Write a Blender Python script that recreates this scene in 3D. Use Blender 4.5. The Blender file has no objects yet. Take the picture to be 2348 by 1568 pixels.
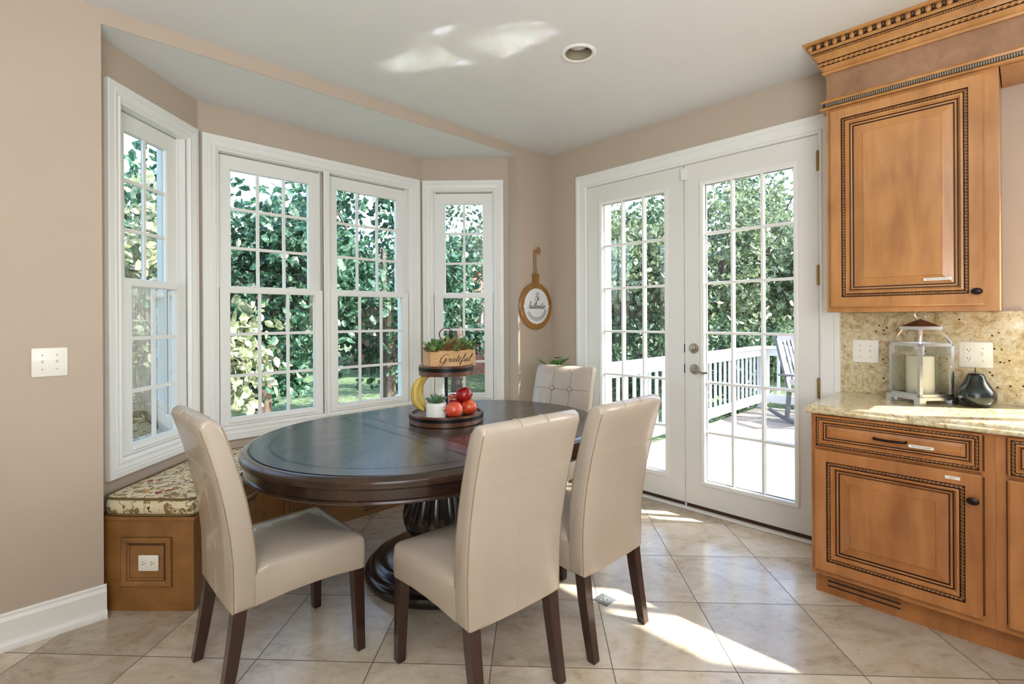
import bpy, bmesh, math, random
import numpy as np
from mathutils import Vector, Matrix, Euler

random.seed(7)
rng = np.random.default_rng(7)
SC = bpy.context.scene
COL = SC.collection
PI = math.pi

# ------------------------------------------------------------------ materials
def srgb(r, g, b):
    f = lambda c: (c/255/12.92) if c/255 <= .04045 else ((c/255+.055)/1.055)**2.4
    return (f(r), f(g), f(b), 1.0)

class NT:
    def __init__(s, name):
        s.m = bpy.data.materials.new(name); s.m.use_nodes = True
        s.t = s.m.node_tree; s.n = s.t.nodes; s.l = s.t.links
        s.n.clear()
        s.out = s.n.new('ShaderNodeOutputMaterial')
        s.b = s.n.new('ShaderNodeBsdfPrincipled')
        s.l.new(s.b.outputs[0], s.out.inputs[0])
    def node(s, typ, **kw):
        n = s.n.new(typ)
        for k, v in kw.items(): setattr(n, k, v)
        return n
    def set(s, n, **kw):
        for k, v in kw.items(): n.inputs[k.replace('_', ' ')].default_value = v
        return n
    def coord(s, kind='Object', scale=(1, 1, 1), rot=(0, 0, 0), loc=(0, 0, 0)):
        tc = s.node('ShaderNodeTexCoord'); mp = s.node('ShaderNodeMapping')
        s.l.new(tc.outputs[kind], mp.inputs[0])
        mp.inputs['Scale'].default_value = scale; mp.inputs['Rotation'].default_value = rot
        mp.inputs['Location'].default_value = loc
        return mp.outputs[0]
    def noise(s, vec, scale=5, detail=4, rough=.55, dist=0):
        n = s.node('ShaderNodeTexNoise'); s.l.new(vec, n.inputs['Vector'])
        n.inputs['Scale'].default_value = scale; n.inputs['Detail'].default_value = detail
        n.inputs['Roughness'].default_value = rough; n.inputs['Distortion'].default_value = dist
        return n.outputs['Fac']
    def ramp(s, fac, stops, interp='LINEAR'):
        r = s.node('ShaderNodeValToRGB'); r.color_ramp.interpolation = interp
        e = r.color_ramp.elements
        while len(e) < len(stops): e.new(.5)
        for i, (p, c) in enumerate(stops):
            e[i].position = p; e[i].color = c if len(c) == 4 else (*c, 1)
        s.l.new(fac, r.inputs[0]); return r.outputs[0]
    def mix(s, fac, a, b, mode='MIX'):
        m = s.node('ShaderNodeMix', data_type='RGBA', blend_type=mode)
        for sock, v in ((m.inputs[0], fac), (m.inputs[6], a), (m.inputs[7], b)):
            if hasattr(v, 'is_output') or isinstance(v, bpy.types.NodeSocket): s.l.new(v, sock)
            else: sock.default_value = v
        return m.outputs[2]
    def bump(s, h, strength=.2, dist=.01):
        b = s.node('ShaderNodeBump'); b.inputs['Strength'].default_value = strength
        b.inputs['Distance'].default_value = dist
        s.l.new(h, b.inputs['Height']); s.l.new(b.outputs[0], s.b.inputs['Normal'])
    def math(s, op, a, b=None):
        m = s.node('ShaderNodeMath', operation=op)
        for i, v in enumerate((a, b)):
            if v is None: continue
            if isinstance(v, bpy.types.NodeSocket): s.l.new(v, m.inputs[i])
            else: m.inputs[i].default_value = v
        return m.outputs[0]
    def base(s, c):
        if isinstance(c, bpy.types.NodeSocket): s.l.new(c, s.b.inputs['Base Color'])
        else: s.b.inputs['Base Color'].default_value = c

def plain(name, col, rough=.5, metal=0, coat=0, var=.06, vscale=6, bump=0, bscale=80, spec=None):
    t = NT(name); v = t.coord()
    d = tuple(max(0, c*(1-var)) for c in col[:3]); u = tuple(min(1, c*(1+var)) for c in col[:3])
    t.base(t.ramp(t.noise(v, vscale, 3), [(.3, d), (.7, u)]))
    t.b.inputs['Roughness'].default_value = rough; t.b.inputs['Metallic'].default_value = metal
    t.b.inputs['Coat Weight'].default_value = coat; t.b.inputs['Coat Roughness'].default_value = .08
    if spec is not None: t.b.inputs['Specular IOR Level'].default_value = spec
    if bump: t.bump(t.noise(v, bscale, 3), bump, .004)
    return t.m

def wood(name, dark, mid, light, grain='z', rough=.32, scale=1.0, coat=.25, uv=False):
    t = NT(name)
    sc = {'z': (9, 9, 1.3), 'y': (9, 1.3, 9), 'x': (1.3, 9, 9)}[grain]
    v = t.coord('UV' if uv else 'Object', scale=tuple(a*scale for a in sc))
    v2 = t.coord('UV' if uv else 'Object', scale=(2.2, 2.2, 1.4))
    a = t.noise(v, 3.0, 5, .6, .7); b = t.noise(v2, 2.0, 3, .5, .4)
    c1 = t.ramp(a, [(.28, dark), (.5, mid), (.75, light)])
    c2 = t.ramp(b, [(.3, tuple(x*.82 for x in mid[:3])), (.7, tuple(min(1, x*1.16) for x in light[:3]))])
    t.base(t.mix(.5, c1, c2)); t.b.inputs['Roughness'].default_value = rough
    t.b.inputs['Coat Weight'].default_value = coat; t.b.inputs['Coat Roughness'].default_value = .15
    t.bump(a, .06, .003)
    return t.m

M = {}
M['wall'] = plain('wall_paint', srgb(190, 174, 157), .75, var=.015, bump=.03, bscale=250)
M['ceiling'] = plain('ceiling_paint', srgb(224, 224, 222), .85, var=.01)
M['white'] = plain('white_trim_paint', srgb(236, 236, 232), .38, var=.01)
M['door'] = plain('door_paint', srgb(228, 227, 222), .42, var=.01)
M['plate'] = plain('ivory_plastic', srgb(240, 238, 228), .3, var=.01)
M['dark_slot'] = plain('dark_slot', srgb(30, 26, 24), .6)
M['sweep'] = plain('bronze_door_sweep', srgb(62, 36, 22), .5)
M['brass'] = plain('aged_brass', srgb(150, 118, 62), .35, .9)
M['nickel'] = plain('satin_nickel', srgb(172, 165, 150), .28, 1)
M['chrome'] = plain('polished_steel', srgb(240, 242, 246), .2, 1)
M['black_metal'] = plain('black_iron', srgb(22, 22, 26), .4, .6)
M['bronze'] = plain('oil_rubbed_bronze', srgb(40, 30, 28), .28, .7)
M['copper_roof'] = plain('brown_metal_roof', srgb(120, 82, 60), .3, .6)
M['leg'] = wood('espresso_leg_wood', srgb(24, 13, 10), srgb(40, 21, 16), srgb(62, 30, 21), 'z', .25, coat=.5)
M['glaze'] = plain('dark_glaze', srgb(52, 28, 12), .5)
M['cab'] = wood('honey_maple', srgb(140, 90, 46), srgb(172, 116, 64), srgb(198, 144, 88), 'z', .33, .7)
M['cabh'] = wood('honey_maple_horizontal', srgb(140, 90, 44), srgb(174, 120, 64), srgb(202, 150, 92), 'y', .33, .7)
M['cabr'] = wood('red_honey_maple', srgb(130, 74, 32), srgb(164, 102, 52), srgb(194, 134, 78), 'z', .33, .6)
M['frieze'] = wood('frieze_board', srgb(118, 84, 58), srgb(142, 104, 76), srgb(164, 126, 96), 'y', .4, .6)
M['bench'] = wood('bench_wood', srgb(104, 68, 30), srgb(130, 88, 42), srgb(158, 112, 60), 'x', .4, .5)
M['tray'] = wood('burnt_tray_wood', srgb(40, 22, 16), srgb(78, 44, 30), srgb(124, 78, 52), 'x', .35, 1.2)
M['board'] = wood('sign_board_wood', srgb(108, 70, 26), srgb(146, 100, 44), srgb(172, 124, 62), 'z', .4, 1.2)
M['planter'] = wood('pine_planter', srgb(150, 104, 62), srgb(198, 154, 104), srgb(222, 184, 136), 'x', .55, 3, coat=0)
M['enamel'] = plain('white_enamel', srgb(236, 238, 240), .3, var=.01)
M['ink'] = plain('black_ink', srgb(26, 24, 26), .6)
M['twine'] = plain('jute_twine', srgb(158, 118, 72), .9, bump=.4, bscale=400)
M['candle'] = plain('ivory_wax', srgb(238, 232, 208), .5, var=.01)
M['pear'] = plain('dark_pewter_glaze', srgb(50, 56, 56), .22, .75, coat=.5)
M['pot'] = plain('white_ceramic', srgb(226, 224, 220), .4, var=.02)
M['stem'] = plain('fruit_stem', srgb(70, 50, 30), .7)
M['soil'] = plain('potting_soil', srgb(42, 32, 26), .95)

# leather
t = NT('cream_leather'); v = t.coord()
t.base(t.ramp(t.noise(v, 3, 3), [(.3, srgb(177, 164, 148)), (.7, srgb(190, 177, 161))]))
t.b.inputs['Roughness'].default_value = .33; t.b.inputs['Coat Weight'].default_value = .3
t.bump(t.noise(v, 5, 5, .6), .12, .02); M['leather'] = t.m
M['piping'] = plain('leather_piping', srgb(150, 128, 102), .5)

# travertine floor
TO, TE = (2.583, 1.395), math.radians(-46.9)
t = NT('travertine_tile'); tc = t.node('ShaderNodeTexCoord')
sub = t.node('ShaderNodeVectorMath', operation='SUBTRACT'); t.l.new(tc.outputs['Object'], sub.inputs[0]); sub.inputs[1].default_value = (TO[0], TO[1], 0)
mp = t.node('ShaderNodeMapping'); t.l.new(sub.outputs[0], mp.inputs[0])
mp.inputs['Rotation'].default_value = (0, 0, -TE); mp.inputs['Scale'].default_value = (1/.4615, 1/.4615, 1)
fl = t.node('ShaderNodeVectorMath', operation='FLOOR'); t.l.new(mp.outputs[0], fl.inputs[0])
fr = t.node('ShaderNodeVectorMath', operation='FRACTION'); t.l.new(mp.outputs[0], fr.inputs[0])
wn = t.node('ShaderNodeTexWhiteNoise', noise_dimensions='2D'); t.l.new(fl.outputs[0], wn.inputs['Vector'])
sc_ = t.node('ShaderNodeVectorMath', operation='SCALE'); t.l.new(wn.outputs['Color'], sc_.inputs[0]); sc_.inputs['Scale'].default_value = 9
ad = t.node('ShaderNodeVectorMath', operation='ADD'); t.l.new(sc_.outputs[0], ad.inputs[0]); t.l.new(mp.outputs[0], ad.inputs[1])
st = t.node('ShaderNodeVectorMath', operation='MULTIPLY'); t.l.new(ad.outputs[0], st.inputs[0]); st.inputs[1].default_value = (1.0, 1.5, 1)
n1 = t.noise(st.outputs[0], 1.6, 6, .62, 1.2); n2 = t.noise(st.outputs[0], 9, 6, .7, .8)
c1 = t.ramp(n1, [(.26, srgb(168, 146, 120)), (.44, srgb(206, 192, 170)), (.64, srgb(228, 218, 202))])
c2 = t.ramp(n2, [(.34, srgb(128, 100, 72)), (.44, srgb(198, 182, 158)), (.75, srgb(222, 212, 195))])
cc = t.mix(.30, c1, c2)
tint = t.ramp(wn.outputs['Value'], [(0, (.66, .63, .62, 1)), (.35, (.88, .86, .84, 1)), (1, (1, .99, .97, 1))])
cc = t.mix(.85, cc, tint, 'MULTIPLY')
# grout mask
sx = t.node('ShaderNodeSeparateXYZ'); t.l.new(fr.outputs[0], sx.inputs[0])
def edge(o):
    a = t.math('SUBTRACT', o, .5); a = t.math('ABSOLUTE', a); return a
g = t.math('MAXIMUM', edge(sx.outputs[0]), edge(sx.outputs[1]))
g = t.math('GREATER_THAN', g, .4958)
t.base(t.mix(g, cc, srgb(96, 86, 76)))
rr = t.math('MULTIPLY', n2, .16); rr = t.math('ADD', rr, .12); rr2 = t.math('MULTIPLY', g, .5); rr = t.math('ADD', rr, rr2)
t.l.new(rr, t.b.inputs['Roughness'])
t.bump(t.math('SUBTRACT', t.math('MULTIPLY', n1, .12), g), .15, .002); M['floor'] = t.m
M['insert'] = plain('pewter_insert', srgb(120, 122, 120), .35, .5)

# granite
t = NT('cream_granite'); v = t.coord(rot=(.5, .4, .7))
a = t.noise(v, 15, 8, .72, 1.6); b = t.noise(v, 44, 6, .75, .8); c = t.noise(v, 6, 3, .5, .3)
vo = t.node('ShaderNodeTexVoronoi'); t.l.new(v, vo.inputs['Vector']); vo.inputs['Scale'].default_value = 42
c1 = t.ramp(a, [(.34, srgb(132, 100, 58)), (.44, srgb(192, 168, 118)), (.54, srgb(220, 208, 172)), (.62, srgb(206, 202, 188)), (.72, srgb(150, 142, 122))])
c2 = t.ramp(b, [(.36, srgb(104, 88, 62)), (.47, srgb(206, 190, 150)), (.62, srgb(234, 226, 204))])
cc = t.mix(.45, c1, c2)
sp = t.math('LESS_THAN', vo.outputs['Distance'], .2); sp = t.math('MULTIPLY', sp, t.math('GREATER_THAN', c, .53))
sp2 = t.math('LESS_THAN', b, .31); sp = t.math('MAXIMUM', sp, t.math('MULTIPLY', sp2, .75))
t.base(t.mix(sp, cc, srgb(74, 48, 32))); t.b.inputs['Roughness'].default_value = .12; t.b.inputs['Coat Weight'].default_value = .3
M['granite'] = t.m

# table wood (uv driven)
t = NT('dark_walnut_table'); v = t.coord('UV', scale=(2.0, 34, 1)); a = t.noise(v, 1.0, 6, .65, .8)
v2 = t.coord('UV', scale=(3, 5, 1)); b = t.noise(v2, 1.4, 3)
t.base(t.mix(.4, t.ramp(a, [(.3, srgb(24, 17, 15)), (.5, srgb(58, 44, 36)), (.72, srgb(116, 92, 70))]),
             t.ramp(b, [(.3, srgb(30, 22, 19)), (.7, srgb(88, 68, 54))])))
t.b.inputs['Roughness'].default_value = .32; t.b.inputs['Coat Weight'].default_value = .6; t.b.inputs['Coat Roughness'].default_value = .2; t.b.inputs['Coat Tint'].default_value = (.86, .93, 1, 1)  # bluish coat tint puts the cool sheen of the sky into the finish
t.bump(a, .05, .002); M['table'] = t.m
M['table_edge'] = wood('table_edge_wood', srgb(16, 10, 8), srgb(32, 20, 14), srgb(74, 48, 28), 'x', .22, .6, coat=.5)
M['table_line'] = plain('dark_inlay', srgb(16, 11, 10), .35, coat=.3)
M['pedestal'] = plain('pedestal_espresso', srgb(34, 24, 22), .25, coat=.4, var=.2)

# floral fabric
t = NT('floral_fabric'); v = t.coord(); vd = t.noise(v, 7, 3)
va = t.node('ShaderNodeTexVoronoi'); va.inputs['Scale'].default_value = 24; va.inputs['Randomness'].default_value = 1
mx = t.node('ShaderNodeVectorMath', operation='ADD'); t.l.new(v, mx.inputs[0])
nn = t.node('ShaderNodeTexNoise'); t.l.new(v, nn.inputs['Vector']); nn.inputs['Scale'].default_value = 22
sv = t.node('ShaderNodeVectorMath', operation='SCALE'); t.l.new(nn.outputs['Color'], sv.inputs[0]); sv.inputs['Scale'].default_value = .07
t.l.new(sv.outputs[0], mx.inputs[1]); t.l.new(mx.outputs[0], va.inputs['Vector'])
vb = t.node('ShaderNodeTexVoronoi'); vb.inputs['Scale'].default_value = 9; t.l.new(mx.outputs[0], vb.inputs['Vector'])
sepc = t.node('ShaderNodeSeparateColor'); t.l.new(va.outputs['Color'], sepc.inputs[0])
red = t.math('MULTIPLY', t.math('LESS_THAN', va.outputs['Distance'], .36), t.math('GREATER_THAN', sepc.outputs[0], .76))
yel = t.math('MULTIPLY', t.math('LESS_THAN', va.outputs['Distance'], .34), t.math('LESS_THAN', sepc.outputs[0], .18))
cen = t.math('MULTIPLY', t.math('LESS_THAN', va.outputs['Distance'], .14), t.math('GREATER_THAN', sepc.outputs[0], .45))
ed = t.node('ShaderNodeTexNoise'); t.l.new(mx.outputs[0], ed.inputs['Vector']); ed.inputs['Scale'].default_value = 15; ed.inputs['Detail'].default_value = 2
vine = t.math('LESS_THAN', t.math('ABSOLUTE', t.math('SUBTRACT', ed.outputs['Fac'], .5)), .025)
leaf = t.math('GREATER_THAN', t.noise(mx.outputs[0], 24, 2), .60)
cc = t.ramp(vd, [(.3, srgb(214, 200, 164)), (.7, srgb(228, 218, 190))])
cc = t.mix(leaf, cc, srgb(158, 146, 98)); cc = t.mix(vine, cc, srgb(136, 112, 74))
cc = t.mix(red, cc, srgb(164, 74, 62)); cc = t.mix(yel, cc, srgb(206, 160, 86)); cc = t.mix(cen, cc, srgb(98, 40, 36))
t.base(cc); t.b.inputs['Roughness'].default_value = .85; t.bump(t.noise(v, 12, 3), .25, .01); M['floral'] = t.m
M['cord'] = plain('olive_cord', srgb(112, 92, 52), .85)

# glass pane (thin)
def glass(name, tint=(.96, .98, .97, 1), refl=.7):
    m = bpy.data.materials.new(name); m.use_nodes = True; n = m.node_tree.nodes; l = m.node_tree.links; n.clear()
    o = n.new('ShaderNodeOutputMaterial'); mix = n.new('ShaderNodeMixShader'); tr = n.new('ShaderNodeBsdfTransparent'); gl = n.new('ShaderNodeBsdfGlossy')
    tr.inputs[0].default_value = tint; gl.inputs['Roughness'].default_value = .0; gl.inputs[0].default_value = (.9, .95, .95, 1)
    f = n.new('ShaderNodeFresnel'); f.inputs[0].default_value = 1.5
    mm = n.new('ShaderNodeMath'); mm.operation = 'MULTIPLY'; mm.inputs[1].default_value = refl
    l.new(f.outputs[0], mm.inputs[0]); l.new(mm.outputs[0], mix.inputs[0]); l.new(tr.outputs[0], mix.inputs[1]); l.new(gl.outputs[0], mix.inputs[2]); l.new(mix.outputs[0], o.inputs[0])
    return m
M['glass'] = glass('window_glass'); M['lglass'] = glass('lantern_glass', (.975, .985, .975, 1), .5)

# fruit
def fruit(name, stops, scale=3, rough=.25):
    t = NT(name); v = t.coord(scale=(1, 1, .35)); t.base(t.ramp(t.noise(v, scale*8, 4, .6, .5), stops))
    t.b.inputs['Roughness'].default_value = rough; t.b.inputs['Coat Weight'].default_value = .25; return t.m
M['apple_red'] = fruit('red_apple_skin', [(.3, srgb(120, 14, 18)), (.6, srgb(176, 30, 26)), (.8, srgb(200, 80, 50))])
M['apple_mix'] = fruit('streaked_apple_skin', [(.3, srgb(190, 38, 30)), (.5, srgb(214, 84, 48)), (.72, srgb(232, 176, 92))])
M['apple_pink'] = fruit('pink_apple_skin', [(.3, srgb(214, 56, 48)), (.55, srgb(226, 96, 70)), (.8, srgb(238, 170, 120))])
M['banana'] = fruit('banana_skin', [(.25, srgb(150, 118, 44)), (.45, srgb(204, 174, 76)), (.75, srgb(222, 196, 104))], 1.2, .5)
M['banana_tip'] = plain('banana_tip', srgb(92, 80, 66), .7)
t = NT('succulent_green'); v = t.coord(); t.base(t.ramp(t.noise(v, 40, 2), [(.36, srgb(60, 92, 50)), (.5, srgb(98, 134, 72)), (.64, srgb(156, 176, 108))])); t.b.inputs['Roughness'].default_value = .45; M['succ_green'] = t.m
t = NT('succulent_red'); v = t.coord(); t.base(t.ramp(t.noise(v, 45, 2), [(.36, srgb(86, 108, 58)), (.5, srgb(120, 96, 62)), (.64, srgb(150, 66, 56))])); t.b.inputs['Roughness'].default_value = .45; M['succ_red'] = t.m
M['succ_blue'] = plain('succulent_bluegreen', srgb(104, 140, 112), .5, var=.3, vscale=40)
M['houseplant'] = plain('glossy_leaf', srgb(74, 130, 58), .35, var=.3, vscale=10)

# outdoor
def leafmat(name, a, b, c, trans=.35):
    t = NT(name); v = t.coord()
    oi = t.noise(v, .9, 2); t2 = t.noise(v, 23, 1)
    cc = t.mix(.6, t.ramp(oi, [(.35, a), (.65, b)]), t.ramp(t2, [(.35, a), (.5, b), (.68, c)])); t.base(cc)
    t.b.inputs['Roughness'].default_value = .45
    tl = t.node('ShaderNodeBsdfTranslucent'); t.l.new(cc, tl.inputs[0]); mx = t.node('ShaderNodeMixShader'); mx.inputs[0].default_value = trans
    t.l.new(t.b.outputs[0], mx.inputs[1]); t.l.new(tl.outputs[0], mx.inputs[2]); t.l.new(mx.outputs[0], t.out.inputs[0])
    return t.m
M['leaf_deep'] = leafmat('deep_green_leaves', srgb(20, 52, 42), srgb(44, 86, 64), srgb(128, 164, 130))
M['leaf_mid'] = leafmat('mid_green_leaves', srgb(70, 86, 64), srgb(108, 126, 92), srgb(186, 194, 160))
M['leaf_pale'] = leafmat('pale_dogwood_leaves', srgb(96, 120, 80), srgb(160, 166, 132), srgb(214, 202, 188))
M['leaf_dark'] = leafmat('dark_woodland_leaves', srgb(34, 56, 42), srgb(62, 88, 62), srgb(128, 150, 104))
M['bark'] = plain('tree_bark', srgb(86, 72, 62), .9, var=.3, bump=.6, bscale=20)
t = NT('lawn_grass'); v = t.coord(); a = t.noise(v, .7, 5, .7); b = t.noise(v, 9, 5, .8)
t.base(t.mix(.55, t.ramp(a, [(.3, srgb(34, 62, 38)), (.5, srgb(66, 98, 58)), (.68, srgb(136, 128, 96))]), t.ramp(b, [(.3, srgb(30, 52, 34)), (.5, srgb(72, 104, 62)), (.66, srgb(178, 164, 132))])))
t.b.inputs['Roughness'].default_value = .95; t.bump(b, .8, .06); M['grass'] = t.m
M['rail_white'] = plain('white_railing_paint', srgb(206, 208, 212), .5, var=.01)
t = NT('deck_boards'); tc = t.coord(); sx = t.node('ShaderNodeSeparateXYZ'); t.l.new(tc, sx.inputs[0])
u = t.math('MULTIPLY', sx.outputs[0], 1/.14); fu = t.math('FRACT', u); gap = t.math('LESS_THAN', fu, .05)
fi = t.math('FLOOR', u); wn = t.node('ShaderNodeTexWhiteNoise', noise_dimensions='1D'); t.l.new(fi, wn.inputs['W'])
cv = t.coord(scale=(12, 1.2, 1)); n1 = t.noise(cv, 3, 4)
cc = t.mix(.5, t.ramp(n1, [(.3, srgb(104, 94, 84)), (.7, srgb(144, 134, 122))]), t.ramp(wn.outputs['Value'], [(0, srgb(106, 97, 88)), (1, srgb(146, 137, 126))]))
t.base(t.mix(gap, cc, srgb(92, 80, 70))); t.b.inputs['Roughness'].default_value = .7; M['deck'] = t.m
M['rocker'] = plain('grey_painted_wood', srgb(92, 94, 102), .6)
M['rope_wood'] = wood('dark_rope_wood', srgb(84, 48, 20), srgb(118, 74, 36), srgb(150, 100, 54), 'z', .4, 1)
t = NT('red_brick'); v = t.coord(rot=(PI/2, 0, 0), scale=(1, 1, 1)); br = t.node('ShaderNodeTexBrick'); t.l.new(v, br.inputs['Vector'])
br.inputs['Scale'].default_value = 4.2; br.inputs['Color1'].default_value = srgb(150, 90, 72); br.inputs['Color2'].default_value = srgb(124, 72, 60); br.inputs['Mortar'].default_value = srgb(176, 160, 146)
t.base(br.outputs['Color']); t.b.inputs['Roughness'].default_value = .9; M['brick'] = t.m
M['roof'] = plain('dark_shingle', srgb(62, 66, 78), .8, var=.2, vscale=20)
M['bulb'] = plain('frosted_bulb', srgb(236, 236, 236), .3, var=0)
M['can'] = plain('light_can_reflector', srgb(150, 140, 120), .5)

# ------------------------------------------------------------------ mesh builder
class MB:
    def __init__(s): s.v = []; s.f = []; s.mi = []; s.uv = []; s.hasuv = False
    def add(s, vs, fs, mi=0, uvs=None):
        o = len(s.v); s.v += [tuple(p) for p in vs]
        for k, f in enumerate(fs):
            s.f.append(tuple(i+o for i in f)); s.mi.append(mi)
            if uvs is not None: s.uv.append(uvs[k]); s.hasuv = True
            else: s.uv.append(None)
        return s
    def box(s, x0, x1, y0, y1, z0, z1, mi=0, bev=0):
        x0, x1 = sorted((x0, x1)); y0, y1 = sorted((y0, y1)); z0, z1 = sorted((z0, z1))
        if bev:
            bm = bmesh.new(); bmesh.ops.create_cube(bm, size=1)
            for v in bm.verts:
                v.co = Vector(((x0+x1)/2+v.co.x*(x1-x0), (y0+y1)/2+v.co.y*(y1-y0), (z0+z1)/2+v.co.z*(z1-z0)))
            bmesh.ops.bevel(bm, geom=bm.edges[:], offset=bev, segments=2, profile=.5, affect='EDGES')
            return s.bm(bm, mi)
        vs = [(x, y, z) for z in (z0, z1) for y in (y0, y1) for x in (x0, x1)]
        return s.add(vs, [(0, 2, 3, 1), (4, 5, 7, 6), (0, 1, 5, 4), (2, 6, 7, 3), (0, 4, 6, 2), (1, 3, 7, 5)], mi)
    def bm(s, bm, mi=0):
        bm.verts.ensure_lookup_table(); bm.verts.index_update()
        s.add([v.co[:] for v in bm.verts], [[v.index for v in f.verts] for f in bm.faces], mi); bm.free(); return s
    def rings(s, R, mi=0, closed=True, cap0=False, cap1=False, mis=None):
        n = len(R[0]); o = len(s.v)
        s.v += [tuple(p) for r in R for p in r]
        for i in range(len(R)-1):
            m = mis[i] if mis else mi
            for j in range(n if closed else n-1):
                k = (j+1) % n
                s.f.append((o+i*n+j, o+i*n+k, o+(i+1)*n+k, o+(i+1)*n+j)); s.mi.append(m); s.uv.append(None)
        if cap0: s.f.append(tuple(o+j for j in reversed(range(n)))); s.mi.append(mis[0] if mis else mi); s.uv.append(None)
        if cap1: s.f.append(tuple(o+(len(R)-1)*n+j for j in range(n))); s.mi.append(mis[-1] if mis else mi); s.uv.append(None)
        return s
    def lathe(s, prof, c=(0, 0, 0), seg=32, mi=0, flute=None, cap0=True, cap1=True, sx=1, sy=1):
        R = []
        for (r, z) in prof:
            ring = []
            for k in range(seg):
                a = 2*PI*k/seg; rr = r
                if flute: rr = r*(1+flute(a, z))
                ring.append((c[0]+rr*sx*math.cos(a), c[1]+rr*sy*math.sin(a), c[2]+z))
            R.append(ring)
        return s.rings(R, mi, True, cap0, cap1)
    def tube(s, pts, r, seg=8, mi=0, closed=False, flat=None):
        P = [Vector(p) for p in pts]; n = len(P); R = []
        rad = r if hasattr(r, '__len__') else [r]*n
        up = None
        for i in range(n):
            t_ = (P[(i+1) % n]-P[i-1]) if closed else (P[min(i+1, n-1)]-P[max(i-1, 0)])
            if t_.length < 1e-9: t_ = Vector((0, 0, 1))
            t_.normalize()
            if up is None:
                up = Vector((0, 0, 1)) if abs(t_.z) < .9 else Vector((1, 0, 0))
            a = up-t_*up.dot(t_)
            if a.length < 1e-6: a = t_.orthogonal()
            a.normalize(); b = t_.cross(a); up = a
            R.append([P[i]+(a*math.cos(2*PI*k/seg)+b*math.sin(2*PI*k/seg))*rad[i] for k in range(seg)])
        if closed: R.append(R[0]); return s.rings(R, mi)
        return s.rings(R, mi, True, True, True)
    def rope(s, pts, r, pitch=.012, mi=0, step=.003, closed=True):
        P = [Vector(p) for p in pts]
        if closed: P.append(P[0])
        for a, b in zip(P[:-1], P[1:]):
            d = b-a; L = d.length; d.normalize(); n = max(2, int(L/step)); up = d.orthogonal().normalized()
            if abs(d.z) < .9: up = Vector((0, 0, 1))
            c = d.cross(up).normalized(); up = c.cross(d)
            R = []
            for i in range(n+1):
                o = a+d*(L*i/n); ph = PI*(L*i/n)/pitch; ring = []
                for k in range(6):
                    an = 2*PI*k/6; rr = r*(1+.28*math.cos(2*(an-ph)))
                    ring.append(o+(up*math.cos(an)+c*math.sin(an))*rr)
                R.append(ring)
            s.rings(R, mi, True, True, True)
        return s
    def frame(s, rect, prof, n0=0.0, mi=0, mis=None, cap=False, capmi=0):
        """mitred rectangular frame in local x,z; prof=[(inset, out)], out along -y"""
        x0, x1, z0, z1 = rect
        R = [[(x0+d, n0-h, z0+d), (x1-d, n0-h, z0+d), (x1-d, n0-h, z1-d), (x0+d, n0-h, z1-d)] for d, h in prof]
        s.rings(R, mi, True, False, False, mis)
        if cap:
            o = len(s.v)-4; s.f.append((o, o+1, o+2, o+3)); s.mi.append(capmi); s.uv.append(None)
        return s
    def sweep(s, path, prof, mi=0, mis=None):
        """open 2-D path (x,y), outward = left of travel; prof=[(out,z)]"""
        P = [Vector(p) for p in path]; n = len(P); N = []
        for i in range(n-1):
            d = (P[i+1]-P[i]).normalized(); N.append(Vector((-d.y, d.x)))
        off = []
        for i in range(n):
            if i == 0: off.append(N[0])
            elif i == n-1: off.append(N[-1])
            else:
                m = (N[i-1]+N[i]).normalized(); off.append(m/max(.2, m.dot(N[i])))
        R = [[(P[i].x+off[i].x*o, P[i].y+off[i].y*o, z) for i in range(n)] for o, z in prof]
        return s.rings(R, mi, False, mis=mis)
    def sphere(s, c, r, mi=0, seg=16, rg=10, sc=(1, 1, 1)):
        R = []
        for i in range(1, rg):
            p = PI*i/rg
            R.append([(c[0]+r*sc[0]*math.sin(p)*math.cos(2*PI*k/seg), c[1]+r*sc[1]*math.sin(p)*math.sin(2*PI*k/seg), c[2]-r*sc[2]*math.cos(p)) for k in range(seg)])
        return s.rings(R, mi, True, True, True)
    def xf(s, m):
        m = Matrix(m); s.v = [tuple(m @ Vector(p)) for p in s.v]; return s
    def build(s, name, mats, parent=None, world=False, smooth=False, angle=40):
        me = bpy.data.meshes.new(name); V = s.v
        if parent is not None and world:
            inv = wmat(parent).inverted(); V = [tuple(inv @ Vector(p)) for p in V]
        me.from_pydata(V, [], s.f)
        mats = mats if isinstance(mats, (list, tuple)) else [mats]
        for m in mats: me.materials.append(M[m] if isinstance(m, str) else m)
        me.polygons.foreach_set('material_index', s.mi)
        if s.hasuv:
            u = me.uv_layers.new(name='UVMap'); k = 0; buf = []
            for f, q in zip(s.f, s.uv):
                buf += list(q) if q is not None else [(0, 0)]*len(f)
            u.data.foreach_set('uv', [c for p in buf for c in p])
        me.validate(); me.update()
        bm = bmesh.new(); bm.from_mesh(me); bmesh.ops.remove_doubles(bm, verts=bm.verts, dist=1e-6); bmesh.ops.recalc_face_normals(bm, faces=bm.faces); bm.to_mesh(me); bm.free()
        if smooth:
            me.polygons.foreach_set('use_smooth', [True]*len(me.polygons)); me.set_sharp_from_angle(angle=math.radians(angle))
        o = bpy.data.objects.new(name, me); COL.objects.link(o)
        if parent is not None: o.parent = parent
        return o

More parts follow.
